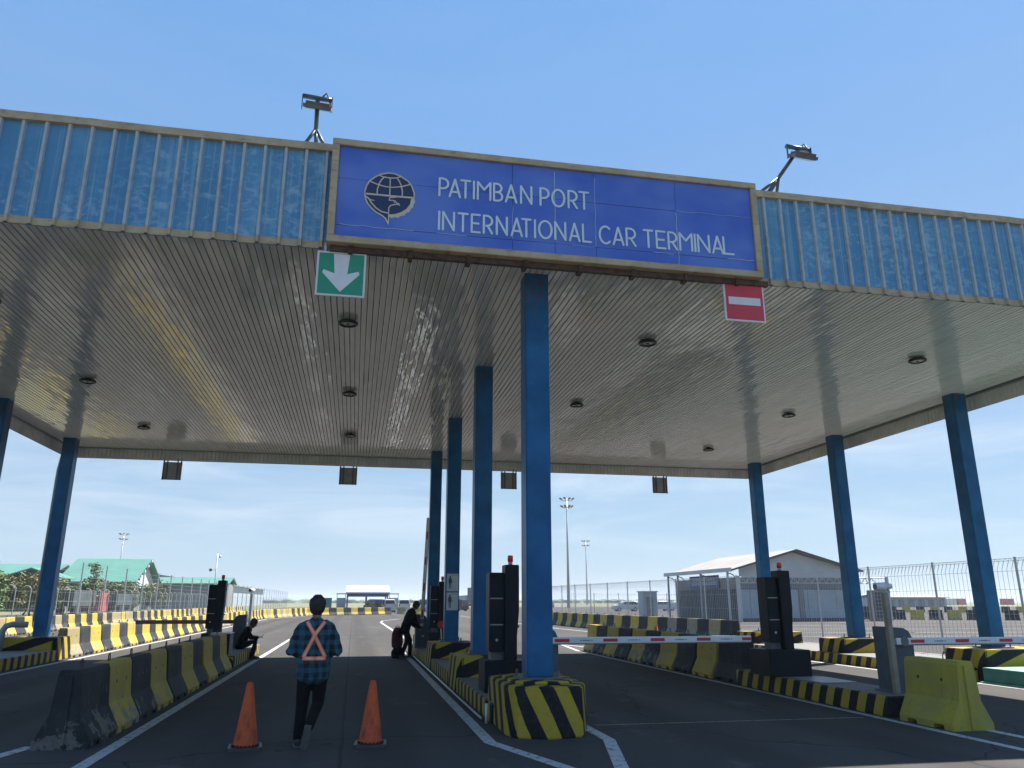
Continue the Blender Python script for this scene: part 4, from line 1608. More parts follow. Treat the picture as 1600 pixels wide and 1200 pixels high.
def strap(pts, w, name, mat, off):
    m = MB()
    k = 18
    P = [Vector(p) for p in pts]
    vs = []
    L = [(P[i + 1] - P[i]).length for i in range(len(P) - 1)]
    tot = sum(L)
    for i in range(k + 1):
        d = tot * i / k
        j = 0
        while j < len(L) - 1 and d > L[j]:
            d -= L[j]
            j += 1
        q = P[j].lerp(P[j + 1], min(1, d / L[j]))
        t = (P[j + 1] - P[j]).normalized()
        n_ = Vector((-t.y, t.x))
        for s_ in (-.5, 0, .5):
            e = q + n_ * (w * s_)
            vs.append(on_back(e.x, e.y, off))
    fs = []
    for i in range(k):
        for c in (0, 1):
            fs.append((i * 3 + c, i * 3 + c + 1, i * 3 + c + 4, i * 3 + c + 3))
    m.add(vs, fs)
    o = m.build(name, mat, p1)
    sm = o.modifiers.new('thick', 'SOLIDIFY')
    sm.thickness = .004
    return o


for pts, w, off in (([(-.105, 1.385), (-.02, 1.25), (.125, .985)], .042, .010), ([(.10, 1.385), (.0, 1.25), (-.125, .985)], .042, .015), ([(-.13, .975), (.13, .975)], .042, .020)):
    strap(pts, w, 'harness_strap', 'harness', off)
    strap(pts, w * .36, 'reflective_stripe', 'harness_in', off + .005)
bm.free()

sit = dict(
    pelvis=(0, 0, .40), waist=(0, .05, .55), chest=(0, .15, .76), neck=(0, .23, .89), head=(0, .31, .985), look=(0, .85, -.52),
    sh=[(-.17, .17, .83), (.17, .17, .83)], el=[(-.22, .26, .60), (.22, .26, .60)], wr=[(-.06, .47, .60), (.06, .47, .60)],
    hd=[(.3, .9, .15), (-.3, .9, .15)],
    hip=[(-.09, .03, .385), (.09, .03, .385)], kn=[(-.11, .42, .50), (.12, .40, .50)], an=[(-.11, .36, .09), (.12, .31, .09)],
    heel=[(-.11, .32, .012), (.12, .27, .012)], toe=[(-.13, .57, .012), (.14, .52, .012)],
    torso=[((0, -.03, .33), (.175, .125)), ((0, .02, .48), (.178, .128)), ((0, .09, .64), (.185, .125)), ((0, .16, .78), (.185, .115)), ((0, .205, .855), (.10, .085))])
p2, _ = person('person in dark clothes sitting on the left kerb, bent over a phone', (-3.12, 24.55, 0), R(-82), sit, 'jacket', 'jeans', .09)
# the phone in the seated person's hands
c_, s_ = math.cos(R(-82)), math.sin(R(-82))
px_, py_ = 0.0, .555
po = MB().box(-.037, .037, -.006, .006, -.075, .075).build('phone', 'phone', bevel=.003, loc=(-3.12 + px_ * c_ - py_ * s_, 24.55 + px_ * s_ + py_ * c_, .635))
po.rotation_euler = (R(-55), 0, R(-82))
tag(po, 'small dark phone held by the person sitting on the left kerb', 'phone')

bend = dict(
    pelvis=(0, -.03, .86), waist=(0, .05, 1.02), chest=(0, .12, 1.24), neck=(0, .20, 1.39), head=(0, .28, 1.48), look=(0, .8, -.6),
    sh=[(-.18, .13, 1.31), (.18, .13, 1.31)], el=[(-.21, .17, 1.02), (.20, .18, 1.02)], wr=[(-.13, .36, .86), (.11, .37, .85)],
    hip=[(-.09, -.03, .84), (.09, -.03, .84)], kn=[(-.10, .17, .47), (.10, -.02, .46)], an=[(-.11, .17, .09), (.11, -.17, .09)],
    heel=[(-.11, .12, .012), (.11, -.22, .012)], toe=[(-.12, .37, .012), (.13, .03, .012)],
    torso=[((0, -.08, .74), (.185, .14)), ((0, -.03, .86), (.185, .14)), ((0, .03, 1.03), (.19, .135)), ((0, .09, 1.2), (.20, .13)), ((0, .14, 1.31), (.17, .11)), ((0, .17, 1.365), (.09, .08))])
p3, _ = person('person in a dark jacket bending over luggage beside the middle island', (1.60, 24.35, 0), R(-72), bend, 'jacket', 'trousers', .09, .95, 1.12)


def bag(name, label, loc, rotz, sx, sy, sz, mat):
    s = thing(name, label, 'bag', loc, rotz)
    m = MB()
    limb(m, [(0, 0, sz * .12), (0, 0, sz * .35), (0, 0, sz * .7), (0, 0, sz * .92)], [(sx * .46, sy * .46), (sx * .5, sy * .5), (sx * .48, sy * .48), (sx * .36, sy * .36)], 18)
    fuse(m, 'bag_body', mat, s, .014, 4)
    m = MB()
    limb(m, [(0, -sy * .5, sz * .22), (0, -sy * .56, sz * .36), (0, -sy * .5, sz * .5)], [(sx * .32, .03), (sx * .34, .04), (sx * .3, .03)], 12)
    fuse(m, 'pocket', mat, s, .012, 3)
    MB().tube([(-.06, 0, sz * .93), (-.05, 0, sz * 1.06), (.05, 0, sz * 1.06), (.06, 0, sz * .93)], .012, 6).build('handle', 'blackp', s, True)
    return s


bag('travel_bag', 'upright maroon travel bag behind the bending person', (1.34, 24.45, .24), R(25), .36, .26, .62, 'maroon')
bag('duffel_bag', 'low dark bag on the ground under the maroon travel bag', (1.38, 24.45, -.02), R(10), .42, .34, .30, 'jacket')


# ------------------------------------------------------------------ wire fences
def wire_panel(L, z0, z1, pitch, horiz, mat, roll=True, r=.0045, name='mesh_panel'):
    m = MB()
    n = int(L / pitch)
    top = z1 - (.26 if roll else 0)
    for i in range(n + 1):
        x_ = L * i / n
        m.cyl((x_, 0, z0), (x_, 0, top), r, n=4, cap=False)
        if roll:
            m.cyl((x_, 0, top), (x_ + L / n * .5, -.16, z1 - .05), r, n=4, cap=False)
            m.cyl((x_ + L / n * .5, -.16, z1 - .05), (x_, .02, z1), r, n=4, cap=False)
            m.cyl((x_, .02, z1), (min(L, x_ + L / n), 0, top), r, n=4, cap=False)
    for z_ in horiz:
        m.cyl((0, .006, z_), (L, .006, z_), r * 1.15, n=4, cap=False)
    if roll:
        m.cyl((0, -.16, z1 - .05), (L, -.16, z1 - .05), r * 1.3, n=4, cap=False)
        m.cyl((0, .02, z1), (L, .02, z1), r * 1.5, n=4, cap=False)
    return m.mesh(name, mat)


def fence(label, pts, h, zb, pitch, horiz, roll=True, post_r=.03, pext=0.0, arm=None, r=.0045, strands=None, group=None):
    s = thing('wire_fence', label, 'fence', (pts[0][0], pts[0][1], 0), 0, group)
    cache = {}
    post = MB().cyl((0, 0, 0), (0, 0, h + pext), post_r, n=8)
    post.cyl((0, 0, h + pext), (0, 0, h + pext + .03), post_r * 1.2, n=8)
    if arm:
        post.tube([(0, 0, h + pext), (arm[0] * .35, arm[1] * .35, h + pext + arm[2] * .8), arm and (arm[0], arm[1], h + pext + arm[2])], post_r * .8, 6)
    pme = post.mesh('post', 'galv')
    for i, p in enumerate(pts):
        place('post', pme, s, True, (p[0], p[1], 0))
        if i + 1 < len(pts):
            q = pts[i + 1]
            d = Vector((q[0] - p[0], q[1] - p[1]))
            L = round(d.length, 2)
            if L not in cache:
                cache[L] = wire_panel(L, zb, h, pitch, horiz, 'galv', roll, r)
            place('mesh_panel', cache[L], s, True, (p[0], p[1], 0), (0, 0, math.atan2(d.y, d.x)))
    if strands:
        m = MB()
        for z_ in strands:
            m.tube([(p[0], p[1], z_) for p in pts], r * 1.4, 4)
        m.build('wire_strands', 'galv', s, world=True)
    return s


rp = [(16.3, 8.3 + 2.95 * k) for k in range(8)] + [(16.15, 31.9), (15.95, 34.7), (15.75, 37.6), (15.5, 40.5), (15.25, 43.4), (15.0, 46.3), (14.8, 49.2), (14.6, 52.1), (14.45, 55), (14.3, 58), (14.2, 61), (14.1, 64)]
fence('tall silver wire mesh fence with rolled top running along the right side', rp, 2.66, .12, .15, (.15, .72, 1.3, 1.9, 2.35))
fence('distant low mesh fence across the yard behind the right barriers', [(25 + 3.2 * k, 92 + .3 * k) for k in range(9)], 2.5, .1, .3, (.2, 1.3, 2.4), False, .05, r=.012)
lp = [(-17.8, 52.3 + 5.3 * k) for k in range(34)]
fence('tall fence of thin grey posts and wire strands beyond the outer left barriers', lp, 2.35, .1, .6, (.2, .9, 1.6, 2.3), False, .055, 1.7, r=.006, strands=(2.75, 3.15, 3.5, 3.85))
lp2 = [(-30.0, 62 + 3.55 * k) for k in range(38)]
fence('farther fence with bent-armed posts before the trees on the left', lp2, 2.55, .1, .7, (.2, .9, 1.6, 2.5), False, .05, .2, arm=(-.55, -.05, .28), r=.007)


# ------------------------------------------------------------------ vegetation
def tree(label, loc, h, rx, rz, leaf, nleaf, trunk_h, group, size=.22, lean=0.0):
    s = thing('leafy_tree', label, 'tree', loc, random.uniform(0, 6), group)
    t = MB()
    t.tube([(0, 0, -.05), (.03 + lean * .3, .02, trunk_h * .5), (lean * .7, 0, trunk_h), (lean, .02, h * .75)], [.11 * h / 5, .085 * h / 5, .06 * h / 5, .02], 7)
    for k in range(5):
        a = k * 1.3 + random.random()
        z_ = trunk_h * (.75 + .12 * k)
        t.tube([(lean * .6, 0, z_), (lean + math.cos(a) * rx * .45, math.sin(a) * rx * .45, z_ + rz * .5), (lean + math.cos(a) * rx * .75, math.sin(a) * rx * .75, z_ + rz * .8)], [.04 * h / 5, .025 * h / 5, .008], 5)
    t.build('trunk', 'bark', s, True)
    m = MB()
    clumps = []
    for k in range(18):
        a = random.uniform(0, 6.28)
        rr = math.sqrt(random.random()) * rx * .8
        zc = h - rz + random.uniform(-.75, .75) * rz * (1 - .4 * rr / rx)
        clumps.append((lean + math.cos(a) * rr, math.sin(a) * rr, zc, random.uniform(.28, .5) * rx))
    vs, fs = [], []
    for i in range(nleaf):
        c = random.choice(clumps)
        d = Vector((random.gauss(0, 1), random.gauss(0, 1), random.gauss(0, .8))).normalized() * (c[3] * random.uniform(.35, 1) ** .5)
        p = Vector(c[:3]) + d
        sz = size * random.uniform(.6, 1.3)
        u = Vector((random.gauss(0, 1), random.gauss(0, 1), random.gauss(0, .5))).normalized()
        w = u.orthogonal().normalized()
        w.rotate(Matrix.Rotation(random.uniform(0, 6.28), 3, u))
        o = len(vs)
        vs += [p - u * sz * .5, p + w * sz * .25, p + u * sz * .5, p - w * sz * .25]
        fs.append((o, o + 1, o + 2, o + 3))
    m.add(vs, fs)
    m.build('crown', leaf, s)
    return s


TREES = [(-34.5, 78, 5.2, 2.8, 2.2, 'leafA', 'bushy bright green tree at the left picture edge'),
         (-36.0, 86, 4.6, 2.5, 1.9, 'leafA', 'bushy green tree just left of the left rear column'),
         (-36.5, 93, 4.2, 2.2, 1.7, 'leafB', 'olive tree half hidden behind the left rear column'),
         (-36.2, 101, 4.3, 2.4, 1.8, 'leafB', 'olive bushy tree just right of the left rear column'),
         (-37.0, 109, 4.4, 2.6, 1.8, 'leafB', 'round olive tree below the green roof eave'),
         (-37.0, 118, 4.3, 2.6, 1.8, 'leafA', 'green bushy tree below the middle of the green roof'),
         (-37.5, 128, 4.2, 2.6, 1.7, 'leafB', 'low tree before the white gable of the green-roofed hall'),
         (-38.0, 140, 4.4, 2.8, 1.8, 'leafB', 'low olive tree right of the white gable'),
         (-38.0, 152, 4.4, 2.8, 1.8, 'leafA', 'second low tree right of the white gable'),
         (-38.5, 166, 4.6, 3.0, 1.9, 'leafB', 'third low tree right of the white gable'),
         (-39.0, 182, 4.6, 3.2, 1.9, 'leafB', 'farthest low tree right of the white gable')]
for x_, y_, h, rx, rz, lf, lab in TREES:
    tree(lab, (x_, y_, 0), h * 1.12, rx * 1.12, rz * 1.25, lf, 5200, h * .3, 'trees beyond the left fences', .36)
tree('slender young tree leaning above the others before the green roof', (-31.6, 108, 0), 6.6, .95, 1.5, 'leafA', 420, 4.0, 'trees beyond the left fences', .3, .5)
# far mangrove belt along the shore
m = MB()
random.seed(3)
k = 420
vs = []
for i in range(k + 1):
    x_ = -420 + i * 2.6
    y_ = 620 + 4 * math.sin(i * .3)
    h = (2.6 + random.uniform(-.7, .9)) * (1 if x_ < 420 else max(.05, 1 - (x_ - 420) / 160))
    vs += [(x_, y_ - 8, -.6), (x_, y_ - 7 + random.uniform(-1, 1), h * .7), (x_, y_, h), (x_, y_ + 14, h * .8), (x_, y_ + 16, -.6)]
fs = []
for i in range(k):
    for j in range(4):
        fs.append((i * 5 + j, (i + 1) * 5 + j, (i + 1) * 5 + j + 1, i * 5 + j + 1))
m.add(vs, fs)
tag(m.build('far_mangroves', 'leafC'), 'low hazy green belt of shore trees along the horizon', 'trees', kind='stuff')
random.seed(11)


# ------------------------------------------------------------------ buildings
def gable_roof(m, x0, x1, y0, y1, ze, zr, along='Y', th=.18, mi=0):
    if along == 'Y':
        xm = (x0 + x1) / 2
        pr = [(x0, ze), (xm, zr), (x1, ze), (x1, ze - th), (xm, zr - th), (x0, ze - th)]
        m.loft([[(a, y, b) for a, b in pr] for y in (y0, y1)], mi)
    else:
        ym = (y0 + y1) / 2
        pr = [(y0, ze), (ym, zr), (y1, ze), (y1, ze - th), (ym, zr - th), (y0, ze - th)]
        m.loft([[(x_, a, b) for a, b in pr] for x_ in (x0, x1)], mi)


# guard building on the right
gb = thing('guard_building', 'low white gabled port building with pale blue front behind the right fence', 'building', (36, 68, 0))
bx0, bx1, by0, by1 = 31.4, 41.9, 61.5, 75.0
m = MB()
gable_roof(m, bx0 - 1.0, bx1 + .6, by0 - .7, by1 + .4, 4.15, 5.85, 'Y', .16)
m.build('roof', 'broof', gb, world=True)
MB().box(bx0 - 1.04, bx0 - .99, by0 - .7, by1 + .4, 3.95, 4.28).build('eave_gutter', 'bwhite', gb, world=True)
m = MB()
n_ = 1
m.add([(bx0, by0, 3.55), (bx1, by0, 3.55), (bx1, by0, 4.2), ((bx0 + bx1) / 2 - .2, by0, 5.6), (bx0, by0, 4.2)], [(0, 1, 2, 3, 4)])
m.build('gable', 'bwhite', gb, world=True)
for sgn, (xa, za, xb, zb_) in enumerate(((bx0 - 1.0, 4.10, (bx0 + bx1) / 2 - .2, 5.80), ((bx0 + bx1) / 2 - .2, 5.80, bx1 + .6, 4.10))):
    MB().loft([[(xa, y, za - .10), (xb, y, zb_ - .10), (xb, y, zb_ + .03), (xa, y, za + .03)] for y in (by0 - .76, by0 - .71)]).build('barge_board', 'bdark', gb, world=True)
MB().box(bx0, bx1, by0 + .15, by1, 2.6, 3.54).build('upper_wall', 'bgrey', gb, world=True)
for k in range(12):
    w = (bx1 - bx0) / 12
    MB().box(bx0 + k * w + .015, bx0 + (k + 1) * w - .015, by0 + .02, by0 + .14, .25, 2.55).build('wall_panel', 'bblue', gb, world=True)
MB().box(bx0, bx1, by0 + .16, by1, 0, 2.58).build('wall_core', 'bdark', gb, world=True)
MB().box(bx0 - .05, bx1 + .05, by0 - .05, by0 + .015, 0, .24).build('plinth', 'bdark', gb, world=True)
MB().box(bx0 + 5.3, bx0 + 5.75, by0 - .04, by0 + .01, .25, 2.6).build('pilaster', 'bgrey', gb, world=True)
for k in range(14):
    w = (by1 - by0) / 14
    MB().box(bx0 - .06, bx0 - .01, by0 + k * w + .03, by0 + (k + 1) * w - .03, .1, 2.55).build('shutter_panel', 'bdark', gb, world=True)
for yy in (by0 + .3, by0 + 5.6, by0 + 10.8, by1 - .3):
    MB().box(bx0 - .95, bx0 - .8, yy - .07, yy + .07, 0, 4.0).build('porch_post', 'galv', gb, world=True)
    MB().tube([(bx0 - .88, yy, 3.9), (bx0 - .4, yy, 3.75), (bx0 - .02, yy, 3.3)], .045, 6).build('porch_brace', 'galv', gb, world=True)
sg = MB().box(bx0 - .16, bx0 - .08, 65.1, 71.2, 2.72, 3.82).build('name_board', 'bsign', gb, world=True)
# faint rows of pale lettering, too far off to read
t = MB()
for z_, a, b, hh in ((3.38, 65.9, 70.4, .26), (2.98, 65.5, 70.7, .30)):
    y = a
    while y < b:
        w = random.uniform(.14, .26)
        t.box(bx0 - .166, bx0 - .161, y, y + w, z_, z_ + hh * random.uniform(.75, 1))
        y += w + random.uniform(.07, .16)
tx = t.build('faint_lettering', 'bblue')
tx.parent = sg
tr = MB()
for k in range(19):
    xa = bx0 - .6 + k * .66
    tr.cyl((xa, by0 - 1.0, 3.05), (xa + .33, by0 - 1.0, 3.5), .03, n=5)
    tr.cyl((xa + .33, by0 - 1.0, 3.5), (xa + .66, by0 - 1.0, 3.05), .03, n=5)
tr.cyl((bx0 - .6, by0 - 1.0, 3.05), (bx1 + 2.6, by0 - 1.0, 3.05), .05, n=6)
tr.cyl((bx0 - .6, by0 - 1.0, 3.5), (bx1 + 2.6, by0 - 1.0, 3.5), .05, n=6)
tr.build('truss', 'galv', gb, world=True)
for xx in (bx0 - .6, bx1 + 2.5):
    MB().box(xx - .1, xx + .1, by0 - 1.1, by0 - .9, 0, 3.6).build('truss_post', 'galv', gb, world=True)
cb = thing('equipment_cabin', 'small grey louvred cabin standing right of the guard building', 'cabin', (43.9, 61.2, 0))
MB().box(-.7, .7, -.5, .5, 0, 2.5).build('body', 'bgrey', cb, bevel=.02)
for k in range(7):
    MB().box(-.62, .62, -.54, -.505, .25 + k * .31, .48 + k * .31).build('louvre', 'bdark', cb)
ob = thing('ticket_cabin', 'narrow pale cabin at the far left end of the guard building', 'cabin', (30.2, 80.2, 0))
MB().box(-.6, .9, -.8, .8, 0, 2.5).build('body', 'bblue', ob, bevel=.02)
MB().box(-.7, 1.0, -.9, .9, 2.501, 2.62).build('roof', 'bwhite', ob)
MB().box(-.3, .45, -.82, -.805, .1, 2.05).build('door', 'bgrey', ob)

# halls with green roofs on the left
hall = thing('green_roof_hall', 'hall with a steep sea-green roof and white gable end behind the trees', 'building', (-45, 160, 0))
m = MB()
gable_roof(m, -51.2, -38.0, 152, 172, 4.9, 9.3, 'X', .25)
m.build('roof', 'tealroof', hall, world=True)
MB().box(-50.6, -39.2, 154, 170, 0, 4.75).build('wall', 'bgrey', hall, world=True)
MB().add([(-39.15, 154, 3.2), (-39.15, 170, 3.2), (-39.15, 170, 4.8), (-39.15, 162, 9.2), (-39.15, 154, 4.8)], [(0, 1, 2, 3, 4)]).build('gable', 'bwhite', hall, world=True)
for k in range(9):
    y = 152.3 + k * 1.08
    z_ = 4.85 + (y - 152) * .47
    MB().box(-38.0, -37.85, y, y + .7, z_ - .35, z_ + .05).build('barge_block', 'bdark' if k % 2 else 'bwhite', hall, world=True)
for k in range(8):
    MB().box(-50.3 + k * 1.35, -49.4 + k * 1.35, 153.9, 153.98, 1.4, 3.2).build('window', 'glass', hall, world=True)
hall2 = thing('long_green_roof_shed', 'long low shed with a flat sea-green roof at the left edge', 'building', (-64, 175, 0))
m = MB()
gable_roof(m, -95, -60.5, 176, 196, 6.6, 9.2, 'X', .25)
m.build('roof', 'tealroof', hall2, world=True)
MB().box(-94, -59.5, 177.5, 194.5, 0, 6.8).build('wall', 'bgrey', hall2, world=True)
hall3 = thing('small_green_gable', 'small green-roofed wing with a low gable between the two halls', 'building', (-52, 147, 0))
m = MB()
gable_roof(m, -56.5, -47.5, 143, 151, 5.4, 6.9, 'Y', .2)
m.build('roof', 'tealroof', hall3, world=True)
MB().box(-55.8, -48.2, 143.6, 150.5, 0, 5.3).build('wall', 'bgrey', hall3, world=True)
hall4 = thing('grey_green_annex', 'low green-roofed annex stretching right of the white gable', 'building', (-34, 185, 0))
m = MB()
gable_roof(m, -44, -26, 178, 190, 5.2, 6.6, 'X', .2)
m.build('roof', 'tealroof', hall4, world=True)
MB().box(-43.5, -26.5, 179, 189, 0, 5.1).build('wall', 'bgrey', hall4, world=True)
shed = thing('grey_roof_shed', 'very long grey-roofed shed far behind the left fence', 'building', (-45, 240, 0))
m = MB()
gable_roof(m, -62, -34, 205, 330, 6.0, 8.0, 'Y', .25)
m.build('roof', 'bgrey', shed, world=True)
MB().box(-61, -35, 206, 329, 0, 5.9).build('wall', 'bblue', shed, world=True)
gt = thing('gable_frame', 'tall stepped gable edge of a hall cut by the left picture border', 'building', (-30.5, 75, 0))
for k in range(10):
    f = k / 9
    MB().box(-32.9 + f * 1.9, -32.2 + f * 1.9, 76, 76.3, 7.6 - f * 3.2, 8.2 - f * 3.2).build('barge_block', 'bdark' if k % 2 else 'bwhite', gt, world=True)
MB().add([(-37, 76.4, 0), (-31.2, 76.4, 0), (-31.2, 76.4, 4.2), (-33.0, 76.4, 7.8), (-37, 76.4, 11)], [(0, 1, 2, 3, 4)]).add([(-37, 76.6, 0), (-31.2, 76.6, 0), (-31.2, 76.6, 4.2), (-33.0, 76.6, 7.8), (-37, 76.6, 11)], [(4, 3, 2, 1, 0)]).build('gable_wall', 'bgrey', gt, world=True)
# red container
ct = thing('shipping_container', 'dull red shipping container behind the left fences', 'container', (-36.2, 124, 0), R(8))
MB().box(-1.25, 1.25, -3, 3, .15, 2.75).build('body', 'contred', ct)
cm_ = MB()
for k in range(9):
    cm_.box(-1.12 + k * .26, -1.0 + k * .26, -3.05, -3.0005, .2, 2.7)
cm_.build('ribs', 'contred', ct)
# dark parked trailers behind the fence
for k, (x_, y_, w, h) in enumerate(((-35.0, 112, 7, 2.4), (-36.5, 138, 9, 2.2))):
    t_ = thing('parked_trailer', ['dark curtain-sided trailer parked left of the red container', 'dark low trailer parked right of the red container'][k], 'trailer', (x_, y_, 0), R(85))
    MB().box(-w / 2, w / 2, -1.2, 1.2, .95, h + .5).build('body', 'bdark', t_, bevel=.04)
    for xx in (-w * .3, -w * .15, w * .3):
        for sy in (-1, 1):
            MB().cyl((xx, sy * .85, .48), (xx, sy * 1.15, .48), .48, n=14).build('wheel', 'tyre', t_)

# far toll gate
fg = thing('far_toll_gate', 'distant toll gate with white roof band and blue sign at the end of the road', 'gate', (3, 162, 0))
MB().loft([[(x_, 157.6, 3.05), (x_, 170, 3.05), (x_, 170, 3.3), (x_, 164, 4.6), (x_, 157.6, 3.3)] for x_ in (-1.5, 6.9)]).build('roof', 'white', fg, world=True)  # near face given a slope so the white band catches the sun
MB().box(-1.3, 6.7, 158.3, 169, 2.45, 3.04).build('fascia', 'bdark', fg, world=True)
MB().box(.9, 4.6, 158.0, 158.25, 2.4, 3.0).build('sign', 'bsign', fg, world=True)
for xx in (-1.2, 2.5, 6.5):
    for yy in (159, 168):
        MB().box(xx - .12, xx + .12, yy - .12, yy + .12, 0, 2.44).build('column', 'bgrey', fg, world=True)
for xa, xb in ((-3.2, -1.5), (6.9, 8.7)):
    MB().box(xa, xb, 160, 164, 0, 2.2).build('booth', 'bblue', fg, world=True)
    MB().box(xa - .1, xb + .1, 159.8, 164.2, 2.9, 3.05).build('booth_canopy', 'bgrey', fg, world=True)
    for xx in (xa + .05, xb - .05):
        MB().box(xx - .05, xx + .05, 160.2, 160.3, 2.2, 2.9).build('canopy_post', 'bgrey', fg, world=True)
bx_ = thing('green_booth', 'small dark green cabin left of the distant toll gate', 'cabin', (-4.6, 150, 0))
MB().box(-1.0, .75, -1, 1, 0, 2.05).build('body', 'teal', bx_, bevel=.03)
MB().box(-1.05, .8, -1.05, 1.05, 2.051, 2.15).build('roof', 'dkgrey', bx_)


# ------------------------------------------------------------------ masts
def high_mast(label, loc, h, group='high floodlight masts'):
    s = thing('light_mast', label, 'light mast', loc, 0, group)
    MB().tube([(0, 0, 0), (0, 0, h * .5), (0, 0, h)], [.42, .28, .13], 10).build('pole', 'galv', s, True)
    r = MB()
    for z_, rr in ((h - .4, 1.5), (h - 2.3, 1.3)):
        pts = [(rr * math.cos(2 * math.pi * i / 16), rr * math.sin(2 * math.pi * i / 16), z_) for i in range(17)]
        r.tube(pts, .05, 5)
        for i in range(4):
            a = math.pi / 2 * i
            r.cyl((0, 0, z_), (rr * math.cos(a), rr * math.sin(a), z_), .05, n=5)
    r.build('head_ring', 'galv', s)
    for i in range(8):
        a = 2 * math.pi * i / 8 + .2
        for z_, rr in ((h + .0, 1.75), (h - 2.0, 1.5)):
            T = Matrix.Translation((rr * math.cos(a), rr * math.sin(a), z_)) @ Matrix.Rotation(a, 4, 'Z') @ Matrix.Rotation(R(-30), 4, 'Y')
            MB().box(-.32, .32, -.3, .3, -.1, .1, T=T).build('lamp', 'dkgrey', s)
    return s


high_mast('tallest light mast with a crown of lamps right of the front column', (53.9, 198.6, 0), 27.6)
high_mast('smaller, farther light mast right of the tallest one', (101, 341, 0), 27.6)
high_mast('distant light mast rising behind the green roof on the left', (-92, 341, 0), 27.6)
cp = thing('cctv_pole', 'thin pole with two white security cameras above the left boom kiosk', 'camera pole', (-9.75, 60, 0))
MB().cyl((0, 0, 0), (0, 0, 4.9), .05, .035, 8).build('pole', 'galv', cp, True)
MB().tube([(0, 0, 4.85), (.12, 0, 4.88), (.16, 0, 4.8)], .02, 6).build('arm', 'galv', cp)
m = MB()
ball(m, (.17, 0, 4.7), (.085, .085, .11))
m.build('dome_camera', 'white', cp, True)
MB().cyl((0, 0, 3.75), (-.3, 0, 3.78), .02, n=6).build('arm', 'galv', cp)
MB().cyl((-.36, -.15, 3.75), (-.36, .15, 3.8), .11, n=10).build('side_camera', 'bgrey', cp, True)


# ------------------------------------------------------------------ vehicles
def car(label, loc, rotz, paint, kind='van', group='cars parked far off'):
    """front towards local +Y"""
    s = thing('parked_car', label, 'car', loc, rotz, group)
    L, W, H = (4.3, 1.72, 1.88) if kind == 'van' else (4.4, 1.75, 1.62)
    side = {'van': [(-2.1, .28), (-2.13, .75), (-2.08, 1.2), (-1.95, 1.78), (-1.5, 1.88), (.5, 1.88), (.95, 1.72), (1.45, 1.15), (2.05, .98), (2.14, .7), (2.12, .28)],
            'suv': [(-2.15, .3), (-2.2, .75), (-2.12, 1.02), (-1.8, 1.5), (-1.3, 1.62), (.25, 1.6), (.75, 1.42), (1.2, 1.02), (2.05, .9), (2.18, .65), (2.15, .3)]}[kind]
    hw = W / 2
    b = MB()
    secs = []
    for x_, k in ((-hw, .9), (-hw + .06, 1.0), (hw - .06, 1.0), (hw, .9)):
        secs.append([(x_ - (math.copysign(.16, x_) * max(0, (z_ - .95)) if True else 0), y_ * (.985 if k < 1 else 1), z_ if k == 1 else .3 + (z_ - .3) * .96) for y_, z_ in side])
    b.loft(secs)
    b.build('body', paint, s, bevel=.02)
    g = MB()
    top = side[5][1] - .14
    for sx in (-1, 1):
        xx = lambda z_: sx * (hw + .006 - .16 * max(0, z_ - .95))
        for ya, yb in ((-1.72, -.62), (-.55, .42)):
            g.add([(xx(1.08), ya, 1.08), (xx(1.08), yb + .12, 1.08), (xx(top), yb, top), (xx(top), ya + .08, top)], [(0, 1, 2, 3)])
    g.build('side_window', 'glass', s)
    (ya, za), (yb, zb_) = side[6], side[7]
    MB().add([(-hw + .2, ya + .02, za - .02), (hw - .2, ya + .02, za - .02), (hw - .1, yb + .02, zb_ + .04), (-hw + .1, yb + .02, zb_ + .04)], [(0, 1, 2, 3)]).build('windscreen', 'glass', s)
    (ya, za), (yb, zb_) = side[2], side[3]
    MB().add([(-hw + .14, ya - .02, za + .02), (hw - .14, ya - .02, za + .02), (hw - .24, yb - .03, zb_ - .08), (-hw + .24, yb - .03, zb_ - .08)], [(0, 1, 2, 3)]).build('rear_window', 'glass', s)
    for sx in (-1, 1):
        for yy in (-1.35, 1.32):
            w = MB().cyl((sx * (hw - .2), yy, .32), (sx * (hw + .012), yy, .32), .32, n=16).build('wheel', 'tyre', s)
            MB().cyl((sx * (hw + .013), yy, .32), (sx * (hw + .02), yy, .32), .19, n=12).build('rim', 'galv').parent = w
        MB().box(sx * .62 - .16, sx * .62 + .16, 2.08, 2.15, .72, .88).build('headlight', 'lens', s)
        MB().box(sx * .74 - .07, sx * .74 + .07, -2.16, -2.09, .85, 1.15).build('tail_light', 'red', s)
        MB().box(sx * (hw + .03), sx * (hw + .17), .72, .82, 1.05, 1.2).build('mirror', paint, s)
    MB().box(-hw * .7, hw * .7, 2.12, 2.16, .36, .55).build('grille', 'blackp', s)
    return s


